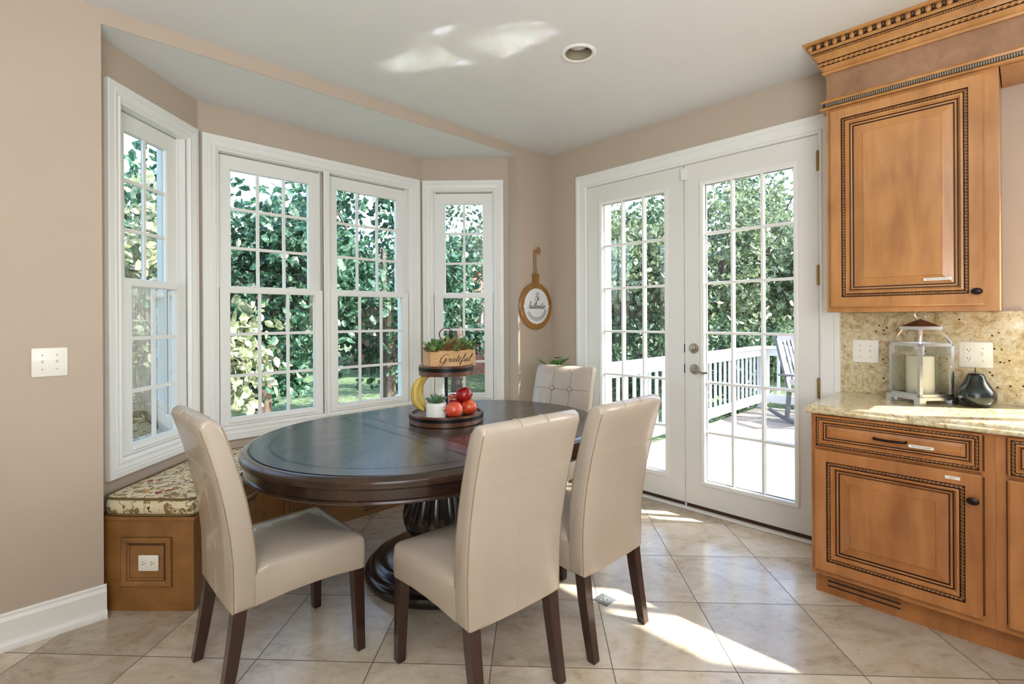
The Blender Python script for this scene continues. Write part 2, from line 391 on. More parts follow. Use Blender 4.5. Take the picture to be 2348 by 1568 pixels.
def wmat(o):
    m = Matrix.LocRotScale(o.location, o.rotation_euler, o.scale)
    return (wmat(o.parent) @ m) if o.parent else m
def tag(o, label, cat, group=None):
    o['label'] = label; o['category'] = cat
    if group: o['group'] = group
    return o
def empty(name, loc=(0, 0, 0), rz=0):
    o = bpy.data.objects.new(name, None); o.empty_display_size = .1; COL.objects.link(o); o.location = loc; o.rotation_euler = (0, 0, rz); return o
def thing(name, label, cat, loc=(0, 0, 0), rz=0, group=None): return tag(empty(name, loc, rz), label, cat, group)
def struct(o): o['kind'] = 'structure'; return o
def copy_tree(o, parent=None):
    c = o.copy(); COL.objects.link(c)
    if parent is not None: c.parent = parent
    for ch in list(o.children): copy_tree(ch, c)
    return c
def spline(pts, n=8):
    P = [Vector(p) for p in pts]; out = []
    for i in range(len(P)-1):
        p0 = P[max(i-1, 0)]; p1 = P[i]; p2 = P[i+1]; p3 = P[min(i+2, len(P)-1)]
        for k in range(n):
            t_ = k/n; out.append(.5*((2*p1)+(p2-p0)*t_+(2*p0-5*p1+4*p2-p3)*t_*t_+(3*p1-p0-3*p2+p3)*t_**3))
    out.append(P[-1]); return out

# ------------------------------------------------------------------ cursive lettering
GL = {
 'r': (.46, [[(0, .1), (.12, .35), (.16, .5), (.22, .41), (.34, .43), (.31, .2), (.35, .02), (.46, .1)]]),
 'a': (.56, [[(.40, .42), (.25, .48), (.1, .3), (.12, .05), (.25, .03), (.38, .25), (.44, .45), (.40, .15), (.45, .02), (.56, .1)]]),
 't': (.34, [[(0, .1), (.14, .45), (.22, .85), (.16, .4), (.14, .1), (.22, .02), (.34, .1)], [(.02, .6), (.36, .64)]]),
 'e': (.38, [[(0, .1), (.18, .25), (.26, .42), (.18, .5), (.08, .3), (.12, .06), (.24, .02), (.38, .1)]]),
 'f': (.36, [[(0, .1), (.2, .5), (.3, .88), (.24, 1.0), (.17, .8), (.13, .3), (.07, -.3), (0, -.42), (.01, -.2), (.2, .04), (.36, .1)]]),
 'u': (.54, [[(0, .1), (.1, .45), (.1, .15), (.18, .02), (.3, .2), (.38, .46), (.36, .15), (.43, .02), (.54, .1)]]),
 'l': (.34, [[(0, .1), (.2, .5), (.28, .9), (.2, 1.0), (.14, .6), (.12, .15), (.2, .02), (.34, .1)]]),
 'G': (.92, [[(.80, .86), (.62, 1.05), (.35, .98), (.1, .65), (.04, .3), (.2, .02), (.45, .08), (.62, .35), (.68, .52)], [(.42, .46), (.68, .52), (.70, .2), (.58, -.25), (.3, -.42), (.1, -.3), (.4, -.06), (.92, .1)]]),
 'B': (.62, [[(.12, .0), (.18, .5), (.26, .95)], [(.02, .75), (.3, 1.02), (.55, .92), (.5, .65), (.25, .52), (.55, .45), (.6, .15), (.35, -.02), (.08, .06)]]),
 'A': (.62, [[(0, .0), (.1, .05), (.3, .6), (.45, 1.0), (.46, .5), (.5, 0), (.62, .1)], [(.12, .38), (.58, .42)]]),
 'h': (.50, [[(0, .1), (.2, .55), (.26, .92), (.18, .95), (.13, .5), (.1, 0), (.18, .35), (.3, .46), (.34, .3), (.33, .05), (.41, .02), (.50, .1)]]),
 'n': (.50, [[(0, .1), (.08, .42), (.08, .02), (.16, .35), (.28, .46), (.32, .3), (.31, .05), (.4, .02), (.50, .1)]]),
 'i': (.28, [[(0, .1), (.1, .44), (.1, .1), (.18, .02), (.28, .1)], [(.14, .64), (.17, .68)]]),
 'c': (.40, [[(0, .1), (.28, .42), (.2, .48), (.08, .3), (.12, .05), (.25, .02), (.40, .1)]]),
}
def script_text(mb, txt, width, x0, z0, y, pen=.05, slant=.25, mi=0, height=None):
    tot = sum(GL[c][0] if c in GL else .3 for c in txt); k = width/tot; kz = k if height is None else height; x = 0
    for ch in txt:
        adv, strokes = GL[ch]
        for st in strokes:
            pts = spline([(px+x+slant*pz, 0, pz) for px, pz in st], 6); V = []; F = []
            for i, p in enumerate(pts):
                d = pts[min(i+1, len(pts)-1)]-pts[max(i-1, 0)]; d.normalize() if d.length else None
                w = pen*(.45+.75*max(0, -d.z)+.2*abs(d.z)); n = Vector((-d.z, 0, d.x))*w*.5
                for q in (p+n, p-n): V.append((x0+q.x*k, y, z0+q.z*kz))
                if i: F.append((2*i-2, 2*i-1, 2*i+1, 2*i))
            mb.add(V, F, mi)
        x += adv
    return mb
def print_text(txt, size, mb, x0, z0, y, width, mi=1):
    cu = bpy.data.curves.new('lettering_curve', 'FONT'); cu.body = txt; cu.size = size; cu.resolution_u = 2
    o = bpy.data.objects.new('lettering_temp', cu); COL.objects.link(o); bpy.context.view_layer.update()
    me = o.evaluated_get(bpy.context.evaluated_depsgraph_get()).to_mesh()
    V = [v.co[:] for v in me.vertices]; F = [tuple(p.vertices) for p in me.polygons]
    if V:
        xs = [v[0] for v in V]; k = width/(max(xs)-min(xs)); m0 = min(xs)
        mb.add([(x0+(v[0]-m0)*k, y, z0+v[1]) for v in V], F, mi)
    bpy.data.objects.remove(o); bpy.data.curves.remove(cu)
    return mb

# ------------------------------------------------------------------ camera
F_PX, CX_, Y0_, HC = 1150.0, 1174.0, 730.0, 1.33
yaw = math.radians(44.2); roll = math.radians(-.32)
FW = Vector((math.sin(yaw), math.cos(yaw), 0)); RT = Vector((math.cos(yaw), -math.sin(yaw), 0)); UPV = Vector((0, 0, 1))
R2 = RT*math.cos(roll)+UPV*math.sin(roll); U2 = UPV*math.cos(roll)-RT*math.sin(roll)
cam = bpy.data.cameras.new('camera'); cam.sensor_width = 36; cam.lens = 36*F_PX/2348
cam.shift_y = -(784-Y0_)/2348; cam.clip_end = 300; cam.clip_start = .02
co = bpy.data.objects.new('camera', cam); COL.objects.link(co)
co.matrix_world = Matrix(((R2.x, U2.x, -FW.x, 0), (R2.y, U2.y, -FW.y, 0), (R2.z, U2.z, -FW.z, HC), (0, 0, 0, 1)))
SC.camera = co

# ------------------------------------------------------------------ room shell
XD, YL, ZC, ZB, YB = 3.308, 2.911, 2.745, 2.67, 3.537
RX0, RY0 = -3.2, -3.4
WT = .16
m = MB(); m.add([(RX0-.1, RY0-.1, 0), (XD+.06, RY0-.1, 0), (XD+.06, YB+.2, 0), (RX0-.1, YB+.2, 0)], [(0, 1, 2, 3)])
m.add([(RX0-.1, RY0-.1, -.15), (XD+.06, RY0-.1, -.15), (XD+.06, YB+.2, -.15), (RX0-.1, YB+.2, -.15)], [(3, 2, 1, 0)])
floor = struct(m.build('floor', 'floor'))
# pewter corner insert
cx, cy = TO[0]+(-1)*.317+1*(-.316), TO[1]-(-1)*.343*1+1*(-.33)
cx, cy = 1.957, 1.398
h = .041
m = MB(); m.box(cx-h, cx+h, cy-h, cy+h, -.01, .0012, 0, .001)
for a in range(5):
    px, py = (0, 0) if a == 4 else (.018*math.cos(a*PI/2+.7), .018*math.sin(a*PI/2+.7)); m.sphere((cx+px, cy+py, .001), .005, 0, 8, 6, (1, 1, .5))
m.build('tile_insert', 'insert', floor, smooth=True)

# ceiling with a round hole for the can light
LX, LY, LR = 2.128, 1.667, .072
m = MB(); x0, x1, y0, y1 = RX0-.1, XD+.05, RY0-.1, YL+.05
hs = .2; n = 40
ring = [(LX+LR*math.cos(2*PI*k/n), LY+LR*math.sin(2*PI*k/n), ZC) for k in range(n)]
sq = []
for k in range(n):
    a = 2*PI*k/n; c_, s_ = math.cos(a), math.sin(a); q = hs/max(abs(c_), abs(s_)); sq.append((LX+q*c_, LY+q*s_, ZC))
m.rings([ring, sq])
for a, b, c, d in ((x0, LX-hs, y0, y1), (LX+hs, x1, y0, y1), (LX-hs, LX+hs, y0, LY-hs), (LX-hs, LX+hs, LY+hs, y1)):
    m.add([(a, c, ZC), (b, c, ZC), (b, d, ZC), (a, d, ZC)], [(0, 1, 2, 3)])
m.add([(x0, y0, ZC+.3), (x1, y0, ZC+.3), (x1, y1, ZC+.3), (x0, y1, ZC+.3)], [(0, 1, 2, 3)])
ceil = struct(m.build('ceiling', 'ceiling'))

BX0, BX1 = .253, 2.901                       # bay opening
BC0, BC1 = .760, 2.394                       # bay centre wall
m = MB()
m.box(RX0-.1, BX0, YL, YL+.112, 0, ZC+.3); m.box(BX1, XD+.05, YL, YL+.112, 0, ZC+.3); m.box(BX0, BX1, YL, YL+.112, ZB, ZC+.3)
struct(m.build('wall_left', 'wall'))
m = MB(); m.add([(BX0, YL+.001, ZB-.001), (BX1, YL+.001, ZB-.001), (BX1, YL+.112, ZB-.001), (BX1+.1, YL+.112, ZB-.001), (BC1+.2, YB+.15, ZB-.001), (BC0-.2, YB+.15, ZB-.001), (BX0-.1, YL+.112, ZB-.001), (BX0, YL+.112, ZB-.001)], [(0, 1, 2, 3, 4, 5, 6, 7)])
m.add([(BX0-.3, YL+.1, ZB+.3), (BX1+.3, YL+.1, ZB+.3), (BC1+.3, YB+.25, ZB+.3), (BC0-.3, YB+.25, ZB+.3)], [(0, 1, 2, 3)])
struct(m.build('ceiling', 'ceiling')).name = 'ceiling_bay'

def wall_panel(name, loc, rz, L, thick, opens, z0=0, z1=ZC+.3, mat='wall', ends=(0, 0)):
    """local x along the wall, y outward, openings [(x0,x1,z0,z1)] sorted"""
    m = MB(); x = -ends[0]
    for a, b, c, d in sorted(opens):
        if a > x: m.box(x, a, 0, thick, z0, z1)
        if c > z0: m.box(a, b, 0, thick, z0, c)
        m.box(a, b, 0, thick, d, z1); x = b
    m.box(x, L+ends[1], 0, thick, z0, z1)
    o = m.build(name, mat); o.location = loc; o.rotation_euler = (0, 0, rz); return struct(o)

AL = .716
wall_panel('wall_bay_left', (.253, 3.023, 0), PI/4, .72, .14, [(.11, .61, .645, 2.41)], z1=ZB+.1)
wall_panel('wall_bay_center', (BC0, YB, 0), 0, BC1-BC0, .14, [(.105, .78, .645, 2.41), (.833, 1.51, .645, 2.41)], z1=ZB+.1, ends=(.05, .05))
wall_panel('wall_bay_right', (BC1, YB, 0), -PI/4, .72, .14, [(.095, .60, .645, 2.41)], z1=ZB+.1)
# door wall: local x = 2.618 - y
DW = (XD, YL, 0)
wall_panel('wall_right', DW, -PI/2, YL-RY0+.1, WT, [(YL-2.53, YL-.825, 0, 2.41), (YL+.12, YL+1.40, 1.06, 2.39)])
wall_panel('wall_back', (RX0-.1, RY0, 0), 0, XD-RX0+.1, -.1, [])
wall_panel('wall_side', (RX0, RY0, 0), PI/2, YL-RY0, .1, [])

# baseboards
def baseboard(name, p, q):
    m = MB(); d = (Vector(q)-Vector(p)).normalized()
    prof = [(0, .142), (.005, .142), (.009, .136), (.009, .126), (.013, .118), (.016, .112), (.016, .034), (.020, .036), (.030, .033), (.038, .022), (.040, .01), (.040, 0), (0, 0)]
    m.sweep([p, q], prof)
    for e, n_ in ((p, 0), (q, 1)):
        nx, ny = -d.y, d.x; vs = [(e[0]+nx*a, e[1]+ny*a, z) for a, z in prof]; m.add(vs, [tuple(range(len(vs)))])
    return struct(m.build(name, 'white'))
baseboard('baseboard_left', (.262, YL), (RX0, YL))
baseboard('baseboard_right', (XD, YL), (2.93, YL))

# ------------------------------------------------------------------ windows
CASE = [(0, 0), (0, .020), (.004, .026), (.030, .026), (.034, .023), (.040, .026), (.062, .020), (.066, .024), (.074, .024), (.080, .014), (.088, .010), (.088, 0)]
def sash(parent, name, cx, half, z0, z1, y0, th, gx, gz0, gz1, cols, rows=3):
    m = MB(); R = [(cx-half, cx+half, z0, z1)]
    x0, x1 = cx-gx, cx+gx
    for a, b, c, d in ((cx-half, x0, z0, z1), (x1, cx+half, z0, z1), (x0, x1, z0, gz0), (x0, x1, gz1, z1)):
        m.box(a, b, y0, y0+th, c, d)
    # inner glazing bevel
    for a, b, c, d in ((x0-.004, x0+.004, gz0, gz1), (x1-.004, x1+.004, gz0, gz1), (x0, x1, gz0-.004, gz0+.004), (x0, x1, gz1-.004, gz1+.004)):
        m.box(a, b, y0+.006, y0+th-.006, c, d)
    s = m.build(name, 'white', parent)
    g = MB(); g.add([(x0, y0+th*.5, gz0), (x1, y0+th*.5, gz0), (x1, y0+th*.5, gz1), (x0, y0+th*.5, gz1)], [(0, 1, 2, 3)])
    g.build('glass_pane', 'glass', s)
    k = MB(); w = .0095
    for i in range(1, cols): xx = x0+(x1-x0)*i/cols; k.box(xx-w, xx+w, y0+th*.5-.007, y0+th*.5+.007, gz0, gz1)
    for i in range(1, rows): zz = gz0+(gz1-gz0)*i/rows; k.box(x0, x1, y0+th*.5-.0062, y0+th*.5+.0062, zz-w, zz+w)
    k.build('muntin_grid', 'white', s)
    return s
def window(name, loc, rz, outer, units, mull=None, cols=2, label=None):
    w = struct(empty(name, loc, rz))
    m = MB(); m.frame((outer[0], outer[1], .568, 2.485), CASE)
    cas = m.build('casing', 'white', w)
    for (cx, oh, gl, gu) in units:
        m = MB()
        for a, b, c, d in ((cx-oh-.02, cx-oh, .63, 2.42), (cx+oh, cx+oh+.02, .63, 2.42), (cx-oh, cx+oh, .63, .655), (cx-oh, cx+oh, 2.395, 2.42)):
            m.box(a, b, -.008, .17, c, d)
        for s_ in (-1, 1):                        # parting stops
            xx = cx+s_*oh; m.box(xx-s_*.012, xx, .036, .046, .655, 2.395); m.box(xx-s_*.02, xx, .084, .10, .655, 2.395)
        m.box(cx-oh, cx+oh, .084, .19, .645, .672)
        m.build('jamb', 'white', w)
        sash(w, 'lower_sash', cx, oh-.006, .658, 1.538, -.004, .036, gl, .704, 1.506, cols)
        sash(w, 'upper_sash', cx, oh-.006, 1.508, 2.388, .046, .036, gu, 1.546, 2.302, cols)
        m = MB()
        for q in ([-.12, .12] if cols == 3 else [0]):
            m.box(cx+q-.032, cx+q+.032, 0, .026, 1.538, 1.545, 0, .002); m.box(cx+q-.018, cx+q+.02, .002, .022, 1.545, 1.556, 0, .003)
        m.build('sash_lock', 'white', w)
        m = MB(); m.box(cx-gl, cx+gl, -.014, -.002, .676, .684, 0, .002); m.build('sash_lift', 'white', w)
    if mull:
        m = MB(); x0, x1 = mull
        m.box(x0, x1, -.014, .02, .65, 2.40); m.box(x0+.012, x1-.012, -.02, -.01, .65, 2.40); m.box((x0+x1)/2-.004, (x0+x1)/2+.004, -.024, -.014, .65, 2.40); m.build('mullion', 'white', w)
    return w
window('window_1', (.253, 3.023, 0), PI/4, (.028, .695), [(.362, .245, .172, .155)])
window('window_2', (BC0, YB, 0), 0, (.022, 1.602), [(.4495, .335, .273, .254), (1.164, .335, .273, .254)], (.7845, .829), 3)
window('window_3', (BC1, YB, 0), -PI/4, (.004, .684), [(.346, .25, .177, .162)])
# kitchen sink window, right of the upper cabinet
w = struct(empty('window_4', DW, -PI/2))
m = MB(); m.frame((YL+.12, YL+1.40, 1.06, 2.39), [(0, 0), (.0, -.15), (.03, -.15), (.03, 0), (0, .0)]); m.box(YL+.745, YL+.785, .08, .13, 1.06, 2.39); m.build('frame', 'white', w)
m = MB(); m.add([(YL+.16, .10, 1.1), (YL+1.36, .10, 1.1), (YL+1.36, .10, 2.36), (YL+.16, .10, 2.36)], [(0, 1, 2, 3)]); m.build('glass_pane', 'glass', w)

# ------------------------------------------------------------------ french doors
DF = lambda y: YL-y
dt = struct(empty('trim_1', DW, -PI/2))
m = MB()
prof = [(0, 0), (0, .018), (.005, .024), (.03, .024), (.036, .018), (.085, .014), (.092, .02), (.1, .018), (.106, .012), (.108, 0)]
x0, x1, zt = DF(2.618), DF(.733), 2.498
R = [[(x0+d, -h, 0), (x0+d, -h, zt-d), (x1-d, -h, zt-d), (x1-d, -h, 0)] for d, h in prof]
m.rings(R, 0, False); m.build('casing', 'white', dt)
m = MB()
for a, b, c, d in ((DF(2.53), DF(2.511), 0, 2.41), (DF(.843), DF(.825), 0, 2.41), (DF(2.53), DF(.825), 2.393, 2.41)):
    m.box(a, b, -.006, WT+.10, c, d)
for a, b, c, d in ((DF(2.56), DF(2.46), 0, 2.44), (DF(.89), DF(.80), 0, 2.44), (DF(2.53), DF(.825), 2.36, 2.44)):
    m.box(a, b, WT, WT+.10, c, d)
m.build('jamb', 'white', dt)
m = MB(); m.box(DF(2.53), DF(.80), -.03, .06, 0, .016, 0, .005); m.build('threshold', 'white', dt)
m = MB(); m.box(DF(2.53), DF(.80), .06, WT+.04, -.03, .012); m.build('sill', 'nickel', dt)

def leaf(name, ya, yb, ga, gb, active):
    d = struct(empty(name, DW, -PI/2)); x0, x1 = DF(ya), DF(yb); g0, g1 = DF(ga), DF(gb); z0, z1, gz0, gz1 = .042, 2.388, .212, 2.236
    m = MB()
    for a, b, c, e in ((x0, g0, z0, z1), (g1, x1, z0, z1), (g0, g1, z0, gz0), (g0, g1, gz1, z1)): m.box(a, b, 0, .045, c, e)
    m.build('slab', 'door', d)
    m = MB(); m.frame((g0-.024, g1+.024, gz0-.024, gz1+.024), [(0, 0), (.002, .010), (.010, .013), (.018, .010), (.026, .008), (.030, 0), (.030, -.012)])
    m.frame((g0-.024, g1+.024, gz0-.024, gz1+.024), [(0, -.045), (.002, -.055), (.026, -.053), (.030, -.045), (.030, -.033)]); m.build('glass_molding', 'white', d, smooth=True)
    m = MB(); m.add([(g0, .026, gz0), (g1, .026, gz0), (g1, .026, gz1), (g0, .026, gz1)], [(0, 1, 2, 3)]); gp = m.build('glass_pane', 'glass', d)
    m = MB(); w = .0085
    for i in (1, 2):
        xx = g0+(g1-g0)*i/3; m.box(xx-w, xx+w, .004, .022, gz0, gz1, 0, .004)
    for i in range(1, 6):
        zz = gz0+(gz1-gz0)*i/6; m.box(g0, g1, .006, .020, zz-w, zz+w, 0, .004)
    for i in (1, 2):
        xx = g0+(g1-g0)*i/3; m.box(xx-w, xx+w, .030, .046, gz0, gz1, 0, .004)
    for i in range(1, 6):
        zz = gz0+(gz1-gz0)*i/6; m.box(g0, g1, .032, .044, zz-w, zz+w, 0, .004)
    m.build('muntin_grid', 'white', d)
    m = MB(); m.box(x0+.004, x1-.004, .004, .04, .018, z0); m.build('door_sweep', 'sweep', d)
    if active:
        for nm, zz, yy in (('deadbolt', 1.116, 1.605), ('lever_handle', .973, 1.600)):
            xx = DF(yy); m = MB(); R = []
            for r, h_ in ((.034, 0), (.034, .006), (.029, .011), (.0, .012)):
                R.append([(xx+max(r, .0005)*math.cos(2*PI*k/28), -h_, zz+max(r, .0005)*math.sin(2*PI*k/28)) for k in range(28)])
            m.rings(R, 0, True)
            if nm == 'deadbolt':
                m.box(xx-.006, xx+.006, -.03, -.01, zz-.017, zz+.017, 0, .003)
                hob = m.build(nm, 'nickel', d, smooth=True)
            else:
                hob = m.build(nm, 'nickel', d, smooth=True)
                m = MB(); m.tube(spline([(xx, -.008, zz), (xx, -.036, zz), (xx+.012, -.050, zz+.004), (xx+.05, -.052, zz-.004), (xx+.085, -.05, zz-.016), (xx+.112, -.046, zz-.012)], 6), [.011]*10+[.009]*21, 10); m.build('lever', 'nickel', hob, smooth=True)
        for zz in (2.231, 1.568, .913):
            m = MB(); xx = DF(.845); m.lathe([(.007, -.055), (.0075, .055)], (xx, -.012, zz), 12); m.box(xx-.003, xx+.02, -.010, -.002, zz-.052, zz+.052); m.sphere((xx, -.012, zz+.058), .006); m.build('hinge', 'brass', d, smooth=True)
        m = MB(); xx = DF(1.663); m.box(xx-.022, xx+.022, -.026, 0, 2.285, 2.365, 0, .004); m.build('surface_bolt', 'white', d)
    else:
        m = MB(); xx = DF(1.678); m.box(xx-.012, xx, -.016, 0, 2.30, 2.335, 0, .002); m.build('strike_plate', 'brass', d)
        m = MB()
        for zz in (1.116, .973): m.box(DF(1.676), DF(1.672), -.001, .03, zz-.03, zz+.03)
        m.build('bolt_plate', 'bronze', d)
    return d
leaf('door_1', 2.508, 1.676, 2.370, 1.817, False)
leaf('door_2', 1.669, .846, 1.533, .972, True)

# ------------------------------------------------------------------ cabinets
def at_wall(name, label, cat, xf, ytop, z=0, group=None):
    return thing(name, label, cat, (xf, ytop, z), -PI/2, group)
def panel_front(parent, name, x0, x1, z0, z1, n0, mat='cab', k=1.0, drawer=False):
    """raised-panel front with rope inlay; faces -y, sits on y=n0"""
    s1 = .008 if drawer else .050
    P = [(0, 0), (0, .016), (.006, .021), (s1, .021), (s1+.001, .012), (s1+.017, .012), (s1+.018, .021), (s1+.026, .022), (s1+.034, .010), (s1+.0345, .004), (s1+.038, .004), (s1+.039, .008), (s1+.046, .007), (s1+.047, .001), (s1+.051, .001), (s1+.052, .005)]
    W = [0, 0, 0, 1, 1, 1, 0, 0, 1, 1, 1, 0, 1, 1, 0]
    if drawer:
        P = [(d if d <= s1 else s1+(d-s1)*.8, h_) for d, h_ in P]; P += [(P[-1][0]+.013, .010), (P[-1][0]+.014, .012)]; W += [0, 0]
    else:
        P += [(s1+.090, .013), (s1+.092, .016)]; W += [0, 0]
    m = MB(); m.frame((x0, x1, z0, z1), P, n0, 0, W, cap=True); d = m.build(name, [mat, 'glaze'], parent)
    c = s1+(.009 if not drawer else .0075); m = MB(); r = .0058 if not drawer else .005
    m.rope([(x0+c, n0-.017, z0+c), (x1-c, n0-.017, z0+c), (x1-c, n0-.017, z1-c), (x0+c, n0-.017, z1-c)], r, .014)
    m.build('rope_molding', 'rope_wood', d, smooth=True)
    return d
def knob(parent, x, z, n):
    m = MB(); R = []
    for r, h_ in ((.010, 0), (.008, .004), (.007, .012), (.013, .017), (.0175, .022), (.017, .027), (.010, .031), (.001, .032)):
        R.append([(x+1.15*r*math.cos(2*PI*k/20), n-h_, z+r*.85*math.sin(2*PI*k/20)) for k in range(20)])
    m.rings(R, 0, True, True, True); return m.build('knob', 'bronze', parent, smooth=True)
def sticker(parent, x, z, w, h, n, txt, tw):
    m = MB(); m.box(x, x+w, n-.0012, n, z, z+h); print_text(txt, h*.62, m, x+(w-tw)/2, z+h*.28, n-.0016, tw, 1)
    o = m.build('label_strip', ['plate', 'ink'], parent); o['label'] = 'white label strip reading '+txt; return o

# upper wall cabinet
UF = 3.0
u = at_wall('wall_cabinet', 'honey maple wall cabinet with rope trimmed door above the granite counter', 'cabinet', UF, .727, 1.352)
uw, uh = .727-.083, 1.063
m = MB(); m.box(0, uw, .018, XD-UF-.002, 0, uh); m.build('carcass', 'cab', u)
m = MB()
for a, b, c, d in ((0, .042, 0, uh), (uw-.05, uw, 0, uh), (.042, uw-.05, 0, .04), (.042, uw-.05, uh-.05, uh)): m.box(a, b, 0, .018, c, d)
m.build('face_frame', 'cab', u)
d = panel_front(u, 'door', .018, uw-.046, .026, uh-.028, 0)
kn = knob(d, uw-.046-.024, .085, -.021)
sticker(d, .392, .141, .098, .0125, -.0165, 'PLATES AND BOWLS', .080)

# cornice running over the cabinets
cn = at_wall('cornice', 'carved crown cornice with egg and dart band along the top of the wall cabinet', 'molding', UF, .727, 2.40)
Lc = 2.9
path = [(XD-UF-.003, 0), (0, 0), (0, Lc)]       # local (outward-wall, along) handled below
def cpath(prof, m=None, mi=0, mis=None):
    m = m or MB()
    # world-ish local: travel from wall to corner to far end, outward = left of travel
    P = [(0.0, XD-UF-.003), (0.0, 0.0), (Lc, 0.0)]
    return m.sweep(P[::-1], [(o, z) for o, z in prof], mi, mis)
cpath([(-.002, 0), (.022, 0), (.027, .007), (.019, .013), (.0145, .015), (.0145, .033), (.020, .035), (.023, .044), (.012, .050), (.008, .056), (-.002, .056)], mis=[0, 0, 0, 0, 1, 0, 0, 0, 0, 0]).build('light_rail', ['cabh', 'glaze'], cn, smooth=True, angle=25)
m = MB(); x = .002
while x < 1.25:
    m.box(x, x+.0045, -.0185, -.012, .0165, .0315); x += .0085
y = .004
while y < XD-UF-.01: m.box(-.0185, -.012, y, y+.0045, .0165, .0315); y += .0085
m.build('dentil_band', 'nickel', cn)
m = MB(); m.box(0, .885, 0, .018, .05, .20); m.box(.889, Lc, 0, .018, .05, .20); m.box(.885, .889, .003, .018, .05, .20, 0); m.box(0, .018, .018, XD-UF-.003, .05, .20)
m.build('frieze_board', 'frieze', cn)
m = MB(); m.box(uw+.004, Lc, .018, XD-UF-.003, .0, .018); m.build('soffit_panel', 'cabh', cn)
cpath([(-.002, .186), (.012, .186), (.017, .196), (.010, .204), (.020, .214), (.026, .224), (.021, .228), (.021, .246), (.030, .248), (.036, .262), (.046, .276), (.050, .280), (.047, .282), (.047, .292), (.053, .294), (.064, .304), (.060, .308), (.070, .330), (.082, .332), (.088, .338), (.088, .3445), (-.002, .3445)],
      mis=[0, 0, 0, 0, 0, 1, 1, 1, 0, 0, 0, 1, 1, 1, 0, 0, 1, 0, 0, 0, 0]).build('crown', ['cabh', 'glaze'], cn, smooth=True, angle=25)
m = MB(); m.rope([(1.5, -.026, .237), (-.026, -.026, .237), (-.026, XD-UF-.01, .237)], .0075, .022, 0, .004, closed=False); m.build('rope_molding', 'cabh', cn, smooth=True)
m = MB(); x = -.05
while x < 1.2: m.sphere((x, -.0485, .287), .0042, 0, 6, 5, (1.1, .8, 1)); x += .0095
m.build('bead_band', 'cabh', cn, smooth=True)
m = MB(); x = -.055
while x < 1.25:
    m.sphere((x, -.067, .318), .0132, 0, 12, 8, (.95, .66, 1.1)); x += .0365
y = .0
while y < .28: m.sphere((-.066, y, .318), .0125, 0, 12, 8, (.62, 1, 1.05)); y += .0365
x = -.037
m2 = MB()
while x < 1.25:
    m2.box(x-.0045, x+.0045, -.076, -.062, .308, .330); m.sphere((x, -.073, .318), .0055, 0, 6, 5, (.5, .7, 1.9)); x += .0365
m.build('egg_and_dart', 'cabh', cn, smooth=True); m2.build('dart_recess', 'glaze', cn)

# base cabinets
BF = 2.70
def base_cabinet(label, ytop, width, left_end, stick):
    b = at_wall('base_cabinet', label, 'cabinet', BF, ytop)
    dep = XD-BF-.004; H_ = .872
    m = MB(); m.box(0, width, .018, dep, .112, H_); m.build('carcass', 'cabr', b)
    st_ = .03
    m = MB()
    for a, c, e, f in ((0, st_, .112, H_), (width-st_, width, .112, H_), (st_, width-st_, .112, .15), (st_, width-st_, .695, .72), (st_, width-st_, H_-.012, H_)): m.box(a, c, 0, .018, e, f)
    m.build('face_frame', 'cabr', b)
    m = MB(); m.box(0, width, .066, .084, 0, .112); tk = m.build('toe_kick', 'cabr', b)
    if left_end:
        m = MB()
        for k in range(3): m.box(.05, .33, .0645, .068, .036+k*.022, .0425+k*.022)
        m.build('vent_slots', 'dark_slot', tk)
    x0, x1 = (.016, width-.036) if left_end else (.034, width-.016)
    dr = panel_front(b, 'drawer', x0, x1, .715, .867, 0, 'cabr', 1, True)
    m = MB(); xc = (x0+x1)/2
    m.tube(spline([(xc-.055, -.016, .794), (xc-.05, -.034, .794), (xc, -.038, .793), (xc+.05, -.034, .794), (xc+.055, -.016, .794)], 5), .0058, 10); m.build('bar_pull', 'bronze', dr, smooth=True)
    d = panel_front(b, 'door', x0, x1, .138, .704, 0, 'cabr')
    if left_end:
        knob(d, x1-.026, .605, -.021)
        sticker(dr, .37, .775, .083, .0125, -.0135, 'TEAS AND SUGARS', .064)
        sticker(d, .488, .672, .046, .0125, -.0215, 'MISC', .019)
    else: knob(d, x1-.026, .605, -.021)
    return b
base_cabinet('honey maple base cabinet at the counter end with drawer, door and slotted toe kick', .725, .6345, True, True)
base_cabinet('base cabinet cut off by the right photo edge, next to the labelled drawer', .090, .60, False, False)

# countertop + backsplash
ct = at_wall('granite_countertop', 'cream speckled granite countertop with ogee edge over the base cabinets', 'countertop', 2.665, .747, .873)
m = MB(); dep = XD-2.665-.002; E = 1.9
prof = [(-.04, 0), (-.012, 0), (-.004, .003), (0, .010), (-.001, .018), (-.006, .023), (-.010, .026), (-.011, .030), (-.014, .035), (-.02, .039), (-.04, .039)]
# travel far end -> corner -> wall
m.sweep([(E, 0), (0, 0), (0, dep)], prof)
m.add([(.04, .04, .039), (E, .04, .039), (E, dep, .039), (.04, dep, .039)], [(0, 1, 2, 3)]); m.add([(.04, .04, 0), (E, .04, 0), (E, dep, 0), (.04, dep, 0)], [(3, 2, 1, 0)])
m.build('slab', 'granite', ct, smooth=True, angle=30)
bs = at_wall('granite_backsplash', 'cream and brown granite backsplash slab between counter and wall cabinet', 'backsplash', XD-.02, .733, .9125)
m = MB(); m.box(0, 1.9, 0, .018, 0, .145); m.box(0, .72, 0, .018, .145, .438); m.build('slab', 'granite', bs)

